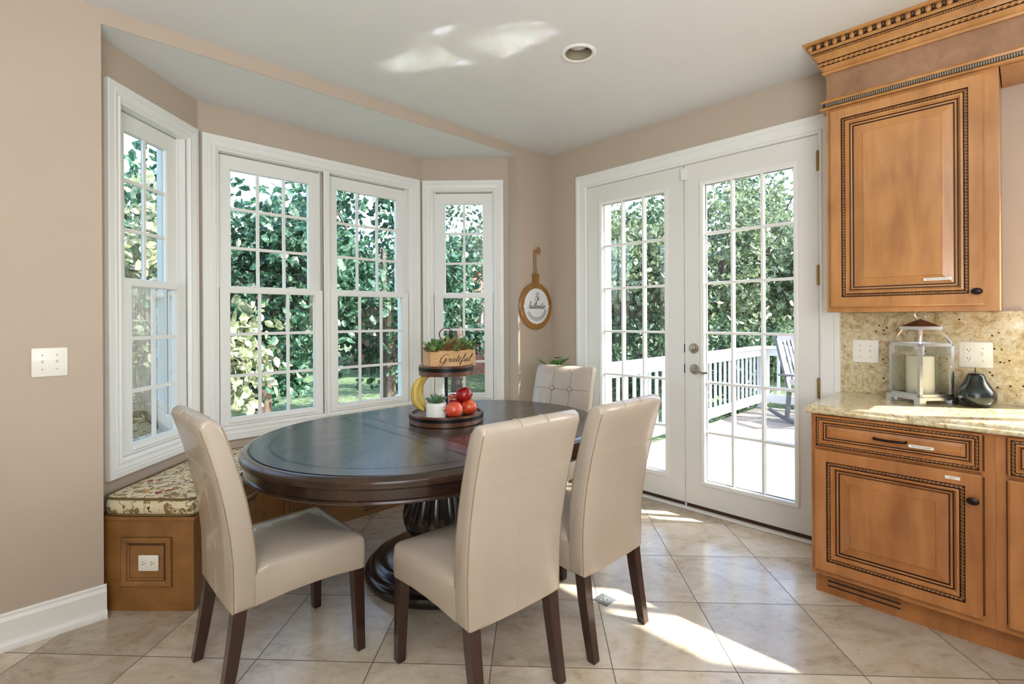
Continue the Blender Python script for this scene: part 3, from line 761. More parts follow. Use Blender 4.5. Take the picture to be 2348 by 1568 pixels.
# wall plates
def plate(name, label, cat, loc, rz, w, h, holes, gang=None):
    p = thing(name, label, cat, loc, rz)
    m = MB(); m.frame((-w/2, w/2, -h/2, h/2), [(0, 0), (.0, .003), (.004, .006)], 0, 0, cap=True)
    m.v = [(x, y, z) for x, y, z in m.v]
    m = MB(); m.box(-w/2, w/2, -.006, 0, -h/2, h/2, 0, .0045); m.build('cover_plate', 'plate', p, smooth=True)
    for kind, x, z, rot in holes:
        if kind == 'toggle':
            m = MB(); m.box(x-.0055, x+.0055, -.0075, -.004, z-.012, z+.012); m.add([(x-.004, -.006, z-.006), (x+.004, -.006, z-.006), (x+.004, -.018, z+.009), (x-.004, -.018, z+.009), (x-.004, -.006, z+.008), (x+.004, -.006, z+.008)], [(0, 1, 2, 3), (3, 2, 5, 4), (0, 3, 4), (1, 5, 2)]); m.build('toggle', 'plate', p)
            for s_ in (-1, 1):
                m = MB(); m.sphere((x, -.006, z+s_*.030), .003, 0, 8, 6, (1, .4, 1)); m.build('screw', 'nickel', p)
        else:
            m = MB(); ring = []
            R = []
            for hh, sc in ((.004, 1), (.008, .97)):
                R.append([(x+sc*.0165*math.cos(a), -hh, z+sc*max(-.0125, min(.0125, .0165*math.sin(a)))) for a in [2*PI*k/28 for k in range(28)]] if not rot else [(x+sc*max(-.0125, min(.0125, .0165*math.cos(a))), -hh, z+sc*.0165*math.sin(a)) for a in [2*PI*k/28 for k in range(28)]])
            m.rings(R, 0, True, False, True)
            q = (lambda a, b: (x+a, z+b)) if not rot else (lambda a, b: (x+b*-1, z+a))
            for a, b, ww, hh in ((-.0055, .003, .0011, .0042), (.0055, .003, .0011, .0035)):
                c0 = q(a, b); e = (ww, hh) if not rot else (hh, ww); m.box(c0[0]-e[0], c0[0]+e[0], -.0086, -.007, c0[1]-e[1], c0[1]+e[1], 1)
            c0 = q(0, -.0065); m.sphere((c0[0], -.0078, c0[1]), .0024, 1, 8, 6, (1, .4, 1))
            m.build('receptacle', ['plate', 'dark_slot'], p)
    return p
plate('light_switch', 'double toggle light switch plate on the beige wall left of the bay', 'light switch', (.077, YL-.0005, 1.155), 0, .115, .122, [('toggle', -.023, 0, 0), ('toggle', .023, 0, 0)])
plate('light_switch', 'double toggle light switch plate on the granite left of the lantern', 'light switch', (XD-.0205, .617, 1.141), -PI/2, .118, .124, [('toggle', -.023, 0, 0), ('toggle', .023, 0, 0)])
plate('wall_outlet', 'combined outlet and toggle plate on the granite above the pear vase', 'outlet', (XD-.0205, .175, 1.143), -PI/2, .122, .124, [('outlet', -.025, .0205, 0), ('outlet', -.025, -.0205, 0), ('toggle', .025, 0, 0)])

# ------------------------------------------------------------------ window seat
ws = thing('window_seat', 'built-in honey brown wooden bench following the bay windows', 'bench', (1.577, 3.1, 0))
SH = .432
P = [(.256, 2.962), (.551, 2.663), (1.018, 3.130), (2.136, 3.130), (2.603, 2.663), (2.898, 2.962)]
W_ = [(.262, 3.03), (.762, 3.530), (2.392, 3.530), (2.892, 3.03)]
def seat_face(name, a, b, panels, kick=.0, slots=None):
    a = Vector((*a, 0)); b = Vector((*b, 0)); d = (b-a); L = d.length; ang = math.atan2(d.y, d.x)
    e = empty(name+'_tmp', a, ang); mw = Matrix.Translation(a) @ Matrix.Rotation(ang, 4, 'Z')
    m = MB(); m.box(0, L, 0, .018, 0, SH-.018); m.box(-.004, L+.004, -.006, .02, SH-.018, SH, 0, .003); m.xf(mw)
    f = m.build(name, 'bench', ws, world=True)
    bpy.data.objects.remove(e)
    for (x0, x1, z0, z1) in panels:
        m = MB(); m.frame((x0, x1, z0, z1), [(0, 0), (.0, .004), (.002, .010), (.008, .014), (.020, .013), (.028, .006), (.032, .008), (.038, .002), (.040, .001)], 0, 0, [1, 0, 0, 0, 0, 1, 0, 1], cap=True); m.xf(mw)
        m.build('panel_molding', ['bench', 'glaze'], f, world=True)
    if slots:
        m = MB()
        for k in range(3): m.box(slots[0], slots[1], -.0015, .002, slots[2]+k*.020, slots[2]+k*.020+.006)
        m.xf(mw); m.build('vent_slots', 'dark_slot', f, world=True)
    return mw
mwL = seat_face('end_panel', P[0], P[1], [(.085, .320, .112, .338)])
seat_face('side_panel', P[1], P[2], [(.30, .58, .14, .37)])
seat_face('front_panel', P[2], P[3], [(.10, 1.018, .14, .37)], slots=(.62, .74, .035))
seat_face('side_panel', P[3], P[4], [(.08, .36, .14, .37)])
seat_face('end_panel', P[4], P[5], [(.085, .320, .112, .338)])
m = MB(); top = P+W_[::-1]
m.add([(x, y, SH-.004) for x, y in top], [(0, 1, 2, 8, 9), (2, 3, 7, 8), (3, 4, 5, 6, 7)])
m.build('seat_board', 'bench', ws, world=True)
po = mwL @ Vector((.215, -.0035, .2225))
plate('wall_outlet', 'horizontal double outlet plate on the end panel of the window bench', 'outlet', po, -PI/4, .128*.72, .128*.56, [('outlet', -.0195, 0, 1), ('outlet', .0195, 0, 1)])

# cushion
cu_ = thing('seat_cushion', 'floral print cushion with piped edges on the window bench', 'cushion', (1.577, 3.2, SH))
def inset(poly, d):
    n = len(poly); out = []
    for i in range(n):
        p0, p1, p2 = Vector(poly[i-1]), Vector(poly[i]), Vector(poly[(i+1) % n])
        a = (p1-p0).normalized(); b = (p2-p1).normalized(); na = Vector((-a.y, a.x)); nb = Vector((-b.y, b.x)); mm = (na+nb).normalized()
        out.append(tuple(p1+mm*(d/max(.3, mm.dot(na)))))
    return out
Pc = [(.280, 3.02), (.276, 2.965), (.312, 2.915), (.515, 2.700), (.551, 2.676), (.590, 2.700), (1.020, 3.118), (2.134, 3.118), (2.564, 2.700), (2.603, 2.676), (2.639, 2.700), (2.842, 2.915), (2.878, 2.965), (2.874, 3.02), (2.384, 3.510), (.770, 3.510)]
if sum(Pc[i][0]*Pc[(i+1) % len(Pc)][1]-Pc[(i+1) % len(Pc)][0]*Pc[i][1] for i in range(len(Pc))) < 0: Pc = Pc[::-1]
def subdiv(poly, L=.06):
    o = []
    for i in range(len(poly)):
        a, b = Vector(poly[i]), Vector(poly[(i+1) % len(poly)]); n = max(1, int((b-a).length/L))
        for k in range(n): o.append(tuple(a+(b-a)*k/n))
    return o
base = subdiv(Pc); CH = .082
levels = [(.008, .002), (-.004, .012), (-.010, CH*.5), (-.004, CH-.012), (.006, CH-.002), (.014, CH+.001)]
m = MB(); R = []
for d, z in levels:
    q = inset(base, d) if abs(d) < .02 else inset(base, d)
    R.append([(x, y, SH+z) for x, y in q])
m.rings(R, 0, True, False, False)
o_ = len(m.v)-len(base); m.f.append(tuple(range(o_, o_+len(base)))); m.mi.append(0); m.uv.append(None)
m.build('cover', 'floral', cu_, world=True, smooth=True, angle=60)
for z in (.007, CH-.003):
    m = MB(); m.tube([(x, y, SH+z) for x, y in inset(base, -.003)], .006, 6, 0, True); m.build('piping', 'cord', cu_, world=True, smooth=True)

# ------------------------------------------------------------------ table
TB = thing('dining_table', 'dark oval pedestal dining table with sunburst inlaid top in the bay', 'table', (1.60, 2.19, 0))
HL, RO, TZ = .25, .715, .757
def stad(r, n=48, hl=HL):
    o = []
    for k in range(n+1):
        a = -PI/2+PI*k/n; o.append((hl+r*math.cos(a), r*math.sin(a)))
    for k in range(n+1):
        a = PI/2+PI*k/n; o.append((-hl+r*math.cos(a), r*math.sin(a)))
    return o
RF, RI, RI2 = .672, .600, .585
m = MB()
def strip(r0, r1, mi, z0, z1, seg=12):
    a, b = stad(r0), stad(r1); n = len(a); acc = 0
    for i in range(n):
        j = (i+1) % n; L = math.hypot(a[i][0]-a[j][0], a[i][1]-a[j][1]); k = int(acc*3)*1.7
        m.add([(*a[i], z0), (*a[j], z0), (*b[j], z1), (*b[i], z1)], [(0, 1, 2, 3)], mi, [[(acc+k, 0), (acc+L+k, 0), (acc+L+k, r0-r1), (acc+k, r0-r1)]]); acc += L
strip(RF, RI, 0, TZ, TZ); strip(RI, RI2, 1, TZ, TZ)
# sunburst halves
nw = 8; sub = 6
for s_ in (-1, 1):
    hx = s_*(HL+.03)
    for wdg in range(nw):
        a0 = -PI/2+PI*wdg/nw; ac = a0+PI/nw/2; uo = rng.uniform(0, 9)
        ctr = (hx, 0)
        for k in range(sub):
            p = []
            for a in (a0+PI/nw*k/sub, a0+PI/nw*(k+1)/sub):
                ex, ey = s_*(HL+RI2*math.cos(a)), RI2*math.sin(a)
                if abs(ex) < abs(hx): ex = hx
                p.append((ex, ey))
            pts = [ctr]+p
            uv = [((q[0]-hx)*s_*math.cos(ac)+q[1]*math.sin(ac)+uo, -(q[0]-hx)*s_*math.sin(ac)+q[1]*math.cos(ac)+uo*3) for q in pts]
            m.add([(q[0], q[1], TZ) for q in pts], [(0, 1, 2)], 0, [uv])
    # border bands across the table, beside the leaf
    yb_ = RI2-.004
    for (xa, xb, mi, off) in ((hx-s_*.018, hx, 1, 0), (hx-s_*.030-s_*0, hx-s_*.018, 0, 3)):
        m.add([(xa, -yb_, TZ), (xb, -yb_, TZ), (xb, yb_, TZ), (xa, yb_, TZ)], [(0, 1, 2, 3)], mi, [[(off, 0), (off, .01), (off+2*yb_, .01), (off+2*yb_, 0)]])
xa = HL-.001
for (x0, x1, mi, vo_) in ((-HL, -HL+.075, 0, 1), (-HL+.075, -HL+.09, 1, 2), (-HL+.09, -.001, 0, 4), (-.001, .001, 1, 0), (.001, HL-.09, 0, 6), (HL-.09, HL-.075, 1, 2), (HL-.075, HL, 0, 8)):
    across = mi == 0 and abs(x0+x1) < .36
    uvq = [(vo_, x0), (vo_, x1), (vo_+2*RI2, x1), (vo_+2*RI2, x0)] if not across else [(x0+vo_, vo_), (x1+vo_, vo_), (x1+vo_, vo_+1.2), (x0+vo_, vo_+1.2)]
    m.add([(x0, -RI2, TZ), (x1, -RI2, TZ), (x1, RI2, TZ), (x0, RI2, TZ)], [(0, 1, 2, 3)], mi, [uvq])
m.build('tabletop', ['table', 'table_line'], TB)
prof = [(RF, TZ), (RF+.002, TZ-.006), (RF+.005, TZ-.006), (RF+.010, TZ-.001), (RF+.026, TZ-.004), (RF+.040, TZ-.014), (RO, TZ-.026), (RO-.001, TZ-.038), (RO-.014, TZ-.046), (RO-.022, TZ-.05), (RO-.022, TZ-.056), (RO-.024, TZ-.086), (RO-.018, TZ-.090), (RO-.016, TZ-.098), (RO-.022, TZ-.104), (RO-.05, TZ-.106), (RO-.05, TZ-.06)]
m = MB(); m.rings([[(x, y, z) for x, y in stad(r)] for r, z in prof], 0, True, mis=[1, 1]+[0]*14)
m.build('apron', ['table_edge', 'table_line'], TB, smooth=True, angle=35)
fl_ = lambda a, z: -.085*abs(math.sin(a*10))**.6*max(0, min(1, (z-.22)/.12))
m = MB(); m.lathe([(.14, .16), (.165, .20), (.192, .235), (.206, .27), (.205, .31), (.196, .35), (.178, .40), (.156, .46), (.138, .52), (.128, .58), (.150, .63), (.20, .650), (.20, .6505)], seg=120, flute=fl_)
m.build('pedestal_urn', 'pedestal', TB, smooth=True, angle=60)
m = MB(); m.lathe([(.395, 0), (.402, .012), (.404, .03), (.398, .045), (.385, .052), (.375, .056), (.372, .066), (.365, .078), (.345, .086), (.325, .088), (.318, .094), (.315, .106), (.290, .12), (.24, .132), (.19, .15), (.165, .165), (.15, .175), (.10, .18)], seg=72)
m.build('pedestal_base', 'pedestal', TB, smooth=True, angle=60)

# ------------------------------------------------------------------ chairs
def rounded(profile_fn, nx, L0, L1, r=.012):
    pass
def make_chair(label):
    c = thing('dining_chair', label, 'chair', (0, 0, 0), 0, None)
    # back: side profile swept across width
    zs = [.318, .33, .40, .50, .60, .70, .80, .88, .94, .975, .992, 1.0]
    def rear(z): t_ = max(0, (z-.45)/.55); return -.222-.108*t_**1.7
    def thick(z): return .082-.010*max(0, (z-.5)/.5)
    prof = []
    for z in zs:
        e = 0
        if z > .97: e = thick(z)*.5*(1-math.sqrt(max(0, 1-((z-.965)/.0355)**2)))
        prof.append((rear(z)+e, z))
    front = []
    for z in zs[::-1]:
        e = 0
        if z > .97: e = thick(z)*.5*(1-math.sqrt(max(0, 1-((z-.965)/.0355)**2)))
        front.append((rear(z)+thick(z)-e, z))
    loop = prof+front
    cyz = [(sum(p[0] for p in loop)/len(loop)), .65]
    def wid(z): return .209+.009*min(1, max(0, (z-.35)/.4))
    m = MB(); R = []
    for fx, ins in ((-1, .014), (-.985, .004), (-.955, 0), (-.5, 0), (0, 0), (.5, 0), (.955, 0), (.985, .004), (1, .014)):
        ring = []
        n = len(loop)
        for i, (y, z) in enumerate(loop):
            yc = rear(z)+thick(z)/2
            yy = yc+(y-yc)*(1-ins/.041); zz = z-(ins if z > .95 else 0)+(ins if z < .33 else 0)
            if z < .33: zz += -.006*math.cos(fx*PI/2)+.006
            ring.append((fx*wid(z), yy, zz))
        R.append(ring)
    m.rings(R, 0, True, True, True)
    back = m.build('backrest', 'leather', c, smooth=True, angle=75)
    # seams on the rear face and piping along the side edges
    for s_ in (-1, 1):
        for off in (0, 1):
            m = MB(); m.tube([(s_*(wid(z)-.003), (rear(z)+.004 if off == 0 else rear(z)+thick(z)-.004), z-.004) for z in zs[1:-2]], .0017, 6)
            m.build('piping', 'piping', back, smooth=True)
    m = MB(); zt = .80
    m.tube([(x, rear(zt)+.0008, zt) for x in np.linspace(-.205, .205, 9)], .0022, 6); m.tube([(x, rear(zt+.008)+.0008, zt+.008) for x in np.linspace(-.205, .205, 9)], .0016, 6)
    m.tube([(0, rear(z)+.0008, z) for z in np.linspace(.325, .80, 12)], .002, 6); m.tube([(.0065, rear(z)+.0008, z) for z in np.linspace(.325, .80, 12)], .0013, 6)
    for s_ in (-.06, .06):
        m.tube([(s_, rear(z)+thick(z)*q, z2) for q, z, z2 in ((.02, .96, .968), (.06, .985, .988), (.3, 1.0, .9995), (.7, 1.0, .9995), (.95, .985, .987), (1.0, .96, .966))], .0016, 6)
    m.build('seam', 'leather', back, smooth=True)
    m = MB()
    fz = lambda z: rear(z)+thick(z)
    for z in (.848, .715, .60):
        m.tube([(x, fz(z)+.0006, z) for x in np.linspace(-.205, .205, 9)], .0017, 6)
    for s_ in (-.068, .068): m.tube([(s_, fz(z)+.0006, z) for z in np.linspace(.50, .968, 12)], .0017, 6)
    m.build('tuft_seam', 'piping', back, smooth=True)
    for z in (.848, .715, .60):
        for s_ in (-.068, .068):
            m = MB(); m.lathe([(.021, 0), (.018, .0012), (.015, .0012)], seg=18, cap0=False, cap1=False); m.xf(Matrix.Translation((s_, fz(z)+.0004, z)) @ Matrix.Rotation(-PI/2, 4, 'X')); m.build('tuft_shade_ring', 'piping', back, smooth=True)  # darker ring painted around each button as the shade of its dimple
        for s_ in (-.068, .068):
            m = MB(); m.sphere((s_, fz(z)+.006, z), .0155, 0, 14, 8, (1, .6, 1)); m.build('tuft_button', 'leather', back, smooth=True)
    # seat with skirt
    m = MB(); N = 14; R = []
    def srow(t_, hw, zb):
        pass
    lv = [(.330, 0.0), (.345, .002), (.40, .003), (.438, .0), (.452, -.006)]
    def outline(ins):
        hw, y0, y1, rc = .228+ins, -.150, .262+ins, .022
        pts = []
        for (sx_, sy_) in ((1, -1), (1, 1), (-1, 1), (-1, -1)):
            pass
        seq = [(-hw+.0185, y0), (hw-.0185, y0)]
        for k in range(1, 7): seq.append((hw-.0185+.0185*k/7, y0+(y1-rc-y0)*k/7))
        for k in range(5): a = PI/2*k/4; seq.append((hw-rc+rc*math.cos(a), y1-rc+rc*math.sin(a)))
        for k in range(1, 8): seq.append((hw-rc-(2*(hw-rc))*k/8, y1))
        for k in range(5): a = PI/2+PI/2*k/4; seq.append((-hw+rc+rc*math.cos(a), y1-rc+rc*math.sin(a)))
        for k in range(1, 7): seq.append((-hw+.0185*k/7, y1-rc-(y1-rc-y0)*k/7))
        return seq
    def hem(x, y): return .012*(math.sin(PI*min(1, max(0, (y+.15)/.41))))*(1 if abs(x) > .2 else 0)+.012*(math.cos(PI*x/.46))*(1 if y > .2 else 0)
    for z, ins in lv: R.append([(x, y, z+(hem(x, y) if z < .34 else 0)+(.010*min(1, abs(x)/.228)**8*min(1, max(0, (y+.1)/.36))**8 if z > .43 else 0)) for x, y in outline(ins)])
    o0 = outline(0)
    for sc, dz in ((.94, .462), (.85, .470), (.6, .480), (.3, .484)):
        R.append([(x*sc, (y-.036)*sc+.036, dz) for x, y in o0])
    m.rings(R, 0, True, True, True)
    seat = m.build('seat', 'leather', c, smooth=True, angle=70)
    # legs
    for sx_ in (-1, 1):
        m = MB(); a, b = .0225, .0165; x0 = sx_*.2000; x1 = sx_*.2095
        m.rings([[(x+sgx*hw, y+sgy*hw, z) for sgx, sgy in ((-1, -1), (1, -1), (1, 1), (-1, 1))] for x, y, z, hw in ((x1, .240, 0, b-.003), (x1, .240, .006, b), (x0, .232, .36, a))], 0, True, True, True); m.build('leg', 'leg', c)
        m = MB(); x0 = sx_*.178; x1 = sx_*.180
        R = []
        for z, y, hw in ((0, -.2455, b-.003), (.006, -.245, b), (.12, -.224, .0185), (.24, -.205, .0205), (.33, -.1945, .0215), (.36, -.193, .0215)): R.append([(x1+(x0-x1)*z/.36+sgx*hw, y+sgy*hw*1.05, z) for sgx, sgy in ((-1, -1), (1, -1), (1, 1), (-1, 1))])
        m.rings(R, 0, True, True, True); m.build('leg', 'leg', c)
    return c
ch0 = make_chair('cream leather parsons chair at the left end of the table beside the window bench')
ch0.location = (.725, 2.095, 0); ch0.rotation_euler = (0, 0, math.radians(-90))
for (x, y, a, lab) in ((1.234, 1.454, -4, 'cream leather parsons chair nearest the camera, back turned, in front of the pedestal'),
                       (1.7525, 1.421, 0, 'cream leather parsons chair on the near side of the table, closest to the french doors'),
                       (2.416, 2.183, 101.3, 'cream leather chair at the far end of the table showing its buttoned front')):
    q = copy_tree(ch0); q['label'] = lab; q.location = (x, y, 0); q.rotation_euler = (0, 0, math.radians(a))
for o in COL.objects:
    if o.parent is None and o.name.startswith('dining_chair'): o['group'] = 'leather chairs around the dining table'

# ------------------------------------------------------------------ ceiling light
rl = thing('recessed_light', 'white recessed can light in the ceiling above the table', 'ceiling light', (LX, LY, ZC))
m = MB(); m.lathe([(.094, 0), (.094, -.004), (.088, -.008), (.078, -.008), (.0705, -.003), (.0705, .0)], seg=48, cap0=False, cap1=False); m.build('trim_ring', 'white', rl, smooth=True)
m = MB(); m.lathe([(.0705, -.003), (.069, .09), (.066, .13), (.03, .135), (.0, .135)], seg=48, cap0=False, cap1=False); m.build('reflector', 'can', rl, smooth=True)
m = MB(); m.lathe([(.0, .028), (.03, .030), (.050, .040), (.056, .056), (.048, .085), (.03, .12)], seg=32, cap0=False); m.build('bulb', 'bulb', rl, smooth=True)

# ------------------------------------------------------------------ round wall sign
SG = thing('wall_sign', 'round wooden cutting board sign lettered Be Authentic hanging left of the french doors', 'wall sign', (3.104, YL, 1.432))
m = MB(); R = []; n = 64; rb = .198
def board(r, y):
    o = []
    for k in range(n):
        a = PI/2+.175+(2*PI-.35)*k/(n-1); o.append((r*math.cos(a), y, r*math.sin(a)))
    w_ = .034*(r/rb)
    o += [(w_, y, rb+.012), (w_+.004, y, rb+.078-(rb-r)), (-w_-.004, y, rb+.078-(rb-r)), (-w_, y, rb+.012)]
    return o
m.rings([board(rb, -.002), board(rb, -.013), board(rb-.005, -.018)], 0, True, True, True); bd = m.build('board', 'board', SG)
m = MB(); ring = []
for k in range(64):
    a = 2*PI*k/64; r = .150+(.010 if min(abs(a), abs(a-PI), abs(a-2*PI)) < .09 else 0); ring.append((r*math.cos(a), r*math.sin(a)))
m.rings([[(x, -.0185, z) for x, z in ring], [(x*.997, -.020, z*.997) for x, z in ring]], 0, True, False, True); dk = m.build('enamel_disc', 'enamel', SG)
m = MB(); script_text(m, 'Be', .062, -.03, .045, -.0207, .075, .28, height=.068); script_text(m, 'Authentic', .215, -.112, -.022, -.0207, .085, .3, height=.062)
lt = m.build('lettering', 'ink', dk); lt['label'] = 'black script lettering reading Be Authentic'
m = MB(); arc = [(.112*math.cos(a), -.0206, -.012+.098*math.sin(a)) for a in np.linspace(math.radians(196), math.radians(344), 26)]
for i, p in enumerate(arc):
    if i:
        q = arc[i-1]; d = Vector(p)-Vector(q); nn_ = Vector((-d.z, 0, d.x)).normalized()*.0009
        m.add([Vector(q)+nn_, Vector(q)-nn_, Vector(p)-nn_, Vector(p)+nn_], [(0, 1, 2, 3)])
        for s_ in (-1, 1):
            dd = (d.normalized()*.5+Vector((-d.z, 0, d.x)).normalized()*s_).normalized(); L = .015; w = Vector((-dd.z, 0, dd.x))*.0034; b = Vector(p)+dd*.003
            m.add([b, b+dd*L*.5+w, b+dd*L, b+dd*L*.5-w], [(0, 1, 2, 3)])
m.build('wreath', 'ink', dk)
m = MB()
lp = [(-.006, -.012, .262), (-.016, -.010, .32), (-.020, -.008, .42), (-.016, -.008, .468), (.0, -.008, .474), (.006, -.008, .462), (.004, -.010, .36), (.008, -.016, .262), (.002, -.024, .246), (-.006, -.016, .252)]
m.tube(spline(lp, 5), .0042, 8, 0, True); tw = m.build('hanging_loop', 'twine', SG, smooth=True)
m = MB()
for k in range(6):
    a = -1.2+k*.55; m.tube(spline([(.0, -.010, .468), (.02*math.cos(a)+.005, -.022, .472+.012*math.sin(a)), (.045*math.cos(a*.8)+.004, -.026, .470+.034*math.sin(a))], 4), [.006]*4+[.005]*4+[.003], 6)
m.build('knot', 'twine', tw, smooth=True)

# ------------------------------------------------------------------ lantern, candle, pear on the counter
CT = .9125
lx, ly = 3.135, .365
LN = thing('candle_lantern', 'polished steel candle lantern with brown peaked roof standing on the granite counter', 'lantern', (lx, ly, CT), math.radians(50))
a_ = .087; post = .0075
m = MB(); m.box(-a_-.008, a_+.008, -a_-.008, a_+.008, .020, .034)
for sx_ in (-1, 1):
    for sy_ in (-1, 1):
        m.box(sx_*(a_+.010), sx_*(a_-.022), sy_*(a_+.010), sy_*(a_-.022), 0, .022)
m.build('base', 'chrome', LN)
m = MB()
z0, z1 = .034, .288
for sx_ in (-1, 1):
    for sy_ in (-1, 1): m.box(sx_*a_, sx_*(a_-2*post), sy_*a_, sy_*(a_-2*post), z0, z1)
for z in (z0, z1-.014):
    for s_ in (-1, 1):
        m.box(-a_, a_, s_*a_, s_*(a_-2*post*.6), z, z+.014); m.box(s_*a_, s_*(a_-2*post*.6), -a_, a_, z, z+.014)
tp = .054; zt = .352
for sx_ in (-1, 1):
    for sy_ in (-1, 1):
        m.tube([(sx_*(a_-.006), sy_*(a_-.006), z1-.004), (sx_*(tp-.004), sy_*(tp-.004), zt+.004)], .0055, 4)
m.build('frame', 'chrome', LN)
m = MB(); m.box(-tp-.004, tp+.004, -tp-.004, tp+.004, zt, zt+.016); m.build('roof_band', 'chrome', LN)
m = MB(); m.add([(-tp, -tp, zt+.016), (tp, -tp, zt+.016), (tp, tp, zt+.016), (-tp, tp, zt+.016), (0, 0, zt+.052)], [(0, 1, 4), (1, 2, 4), (2, 3, 4), (3, 0, 4)]); m.build('roof', 'copper_roof', LN)
m = MB(); R = [(.022*math.cos(2*PI*k/28), 0, zt+.075+.022*math.sin(2*PI*k/28)) for k in range(28)]; m.tube([(p[0]*.7, p[0]*.7, p[2]) for p in R], .0028, 8, 0, True); m.build('ring_handle', 'chrome', LN, smooth=True)
for k in range(4):
    m = MB(); y = -a_+.006; m.add([(-a_+.012, y, z0+.012), (a_-.012, y, z0+.012), (a_-.012, y, z1-.012), (-a_+.012, y, z1-.012)], [(0, 1, 2, 3)]); m.xf(Matrix.Rotation(k*PI/2, 4, 'Z')); m.build('glass_panel', 'lglass', LN)
m = MB(); m.box(-a_-.006, -a_, -a_+.014, -a_+.026, .10, .18, 0, .002); m.build('latch', 'chrome', LN)
cd = thing('pillar_candle', 'ivory pillar candle standing inside the steel lantern', 'candle', (lx-.004, ly+.002, CT+.034))
m = MB(); m.lathe([(.053, 0), (.055, .004), (.055, .186), (.052, .191), (.04, .189), (0, .186)], seg=36); m.build('wax', 'candle', cd, smooth=True)
m = MB(); m.tube([(0, 0, .184), (.001, 0, .192), (.003, 0, .199)], .0013, 6); m.build('wick', 'ink', cd)
PR = thing('pear_ornament', 'dark glossy pear shaped ornament beside the lantern on the counter', 'ornament', (3.175, .170, CT))
m = MB(); R = []
for r, z in [(.046, 0), (.066, .004), (.083, .020), (.091, .044), (.087, .066), (.073, .088), (.057, .108), (.047, .124), (.042, .138), (.035, .149), (.020, .154), (.004, .152)]:
    R.append([(r*(1+.05*math.sin(2*a+1)+.03*math.sin(3*a))*math.cos(a), r*(1+.05*math.sin(2*a+1)+.03*math.sin(3*a))*math.sin(a)*.85, z) for a in [2*PI*k/36 for k in range(36)]])
m.rings(R, 0, True, True, True); m.build('body', 'pear', PR, smooth=True, angle=80)
m = MB(); m.tube(spline([(0, 0, .150), (0, .001, .162), (.003, .002, .176)], 4), .0022, 6); m.build('stem', 'stem', PR, smooth=True)

# ------------------------------------------------------------------ tiered tray and what stands on it
TX, TY = 1.698, 2.278
TR = thing('tiered_tray', 'two tier round wooden tray with black metal bands on the dining table', 'tray', (TX, TY, TZ))
def tray(name, r, z, h, feet=False):
    m = MB(); m.lathe([(r-.02, z), (r, z), (r, z+h), (r-.004, z+h+.002), (r-.011, z+h+.002), (r-.014, z+h), (r-.014, z+h-.012), (0, z+h-.012)], seg=56, cap1=False); t_ = m.build(name, 'tray', TR, smooth=True, angle=40)
    m = MB(); b0 = z+h*.46; m.lathe([(r-.001, b0), (r+.0022, b0), (r+.0022, b0+h*.36), (r-.001, b0+h*.36)], seg=56, cap0=False, cap1=False); m.build('metal_band', 'black_metal', t_, smooth=True, angle=40)
    return t_
tray('lower_tray', .205, .004, .050); tray('upper_tray', .151, .262, .054)
m = MB(); m.lathe([(.195, 0), (.195, .004)], seg=56); m.build('foot_ring', 'black_metal', TR)
m = MB(); m.lathe([(.020, .040), (.020, .046), (.0085, .06), (.0085, .262), (.0085, .46)], seg=20); m.build('center_post', 'black_metal', TR, smooth=True)
m = MB()
for s_ in (-.008, .008): pass
lp = [(0.037*math.sin(a)*.72, -.037*math.sin(a)*.72, .452+.068*(1-math.cos(a))/2) for a in np.linspace(-PI*.98, PI*.98, 30)]
R = []
for p in lp:
    ax = Vector((.7, .7, 0))*.011; R.append([Vector(p)-ax, Vector(p)+ax])
m.rings(R, 0, False); ri = m.build('ring_handle', 'black_metal', TR, smooth=True)
sol = ri.modifiers.new('thickness', 'SOLIDIFY'); sol.thickness = .003; sol.offset = 0

def leafblade(m, base, d, up, L, w, th, mi=0, bend=.25):
    d = Vector(d).normalized(); up = Vector(up); s_ = d.cross(up); s_ = s_.normalized() if s_.length > 1e-6 else d.orthogonal().normalized(); up = s_.cross(d).normalized(); R = []
    for t_, ww, hh in ((0, .35, .5), (.2, .7, .9), (.5, 1, 1), (.75, .9, .8), (.92, .5, .5), (1, .05, .1)):
        c_ = Vector(base)+d*L*t_+up*bend*L*t_*t_
        R.append([c_+s_*w*ww*.5*math.cos(a)+up*th*hh*.5*math.sin(a) for a in (0, PI*.3, PI*.7, PI, PI*1.5)])
    m.rings(R, mi, True, True, True)
def rosette(parent, c, r, mats, n=16, lift=.5, mi_fn=None, name='succulent'):
    m = MB(); k = 0
    for layer, cnt in enumerate((n//2, n//3, n//5+2)):
        el_ = (.18, .65, 1.1)[layer]*1.0+lift*.25
        for i in range(cnt):
            a = 2*PI*i/cnt+layer*.5+rng.uniform(-.2, .2); L = r*(1-.22*layer)*rng.uniform(.85, 1.1)
            d = (math.cos(a)*math.cos(el_), math.sin(a)*math.cos(el_), math.sin(el_)); leafblade(m, (c[0], c[1], c[2]+.004*layer), d, (0, 0, 1), L, r*.40, r*.15, rng.integers(0, len(mats)), .18)
    return m.build(name, mats, parent, smooth=True, angle=70)

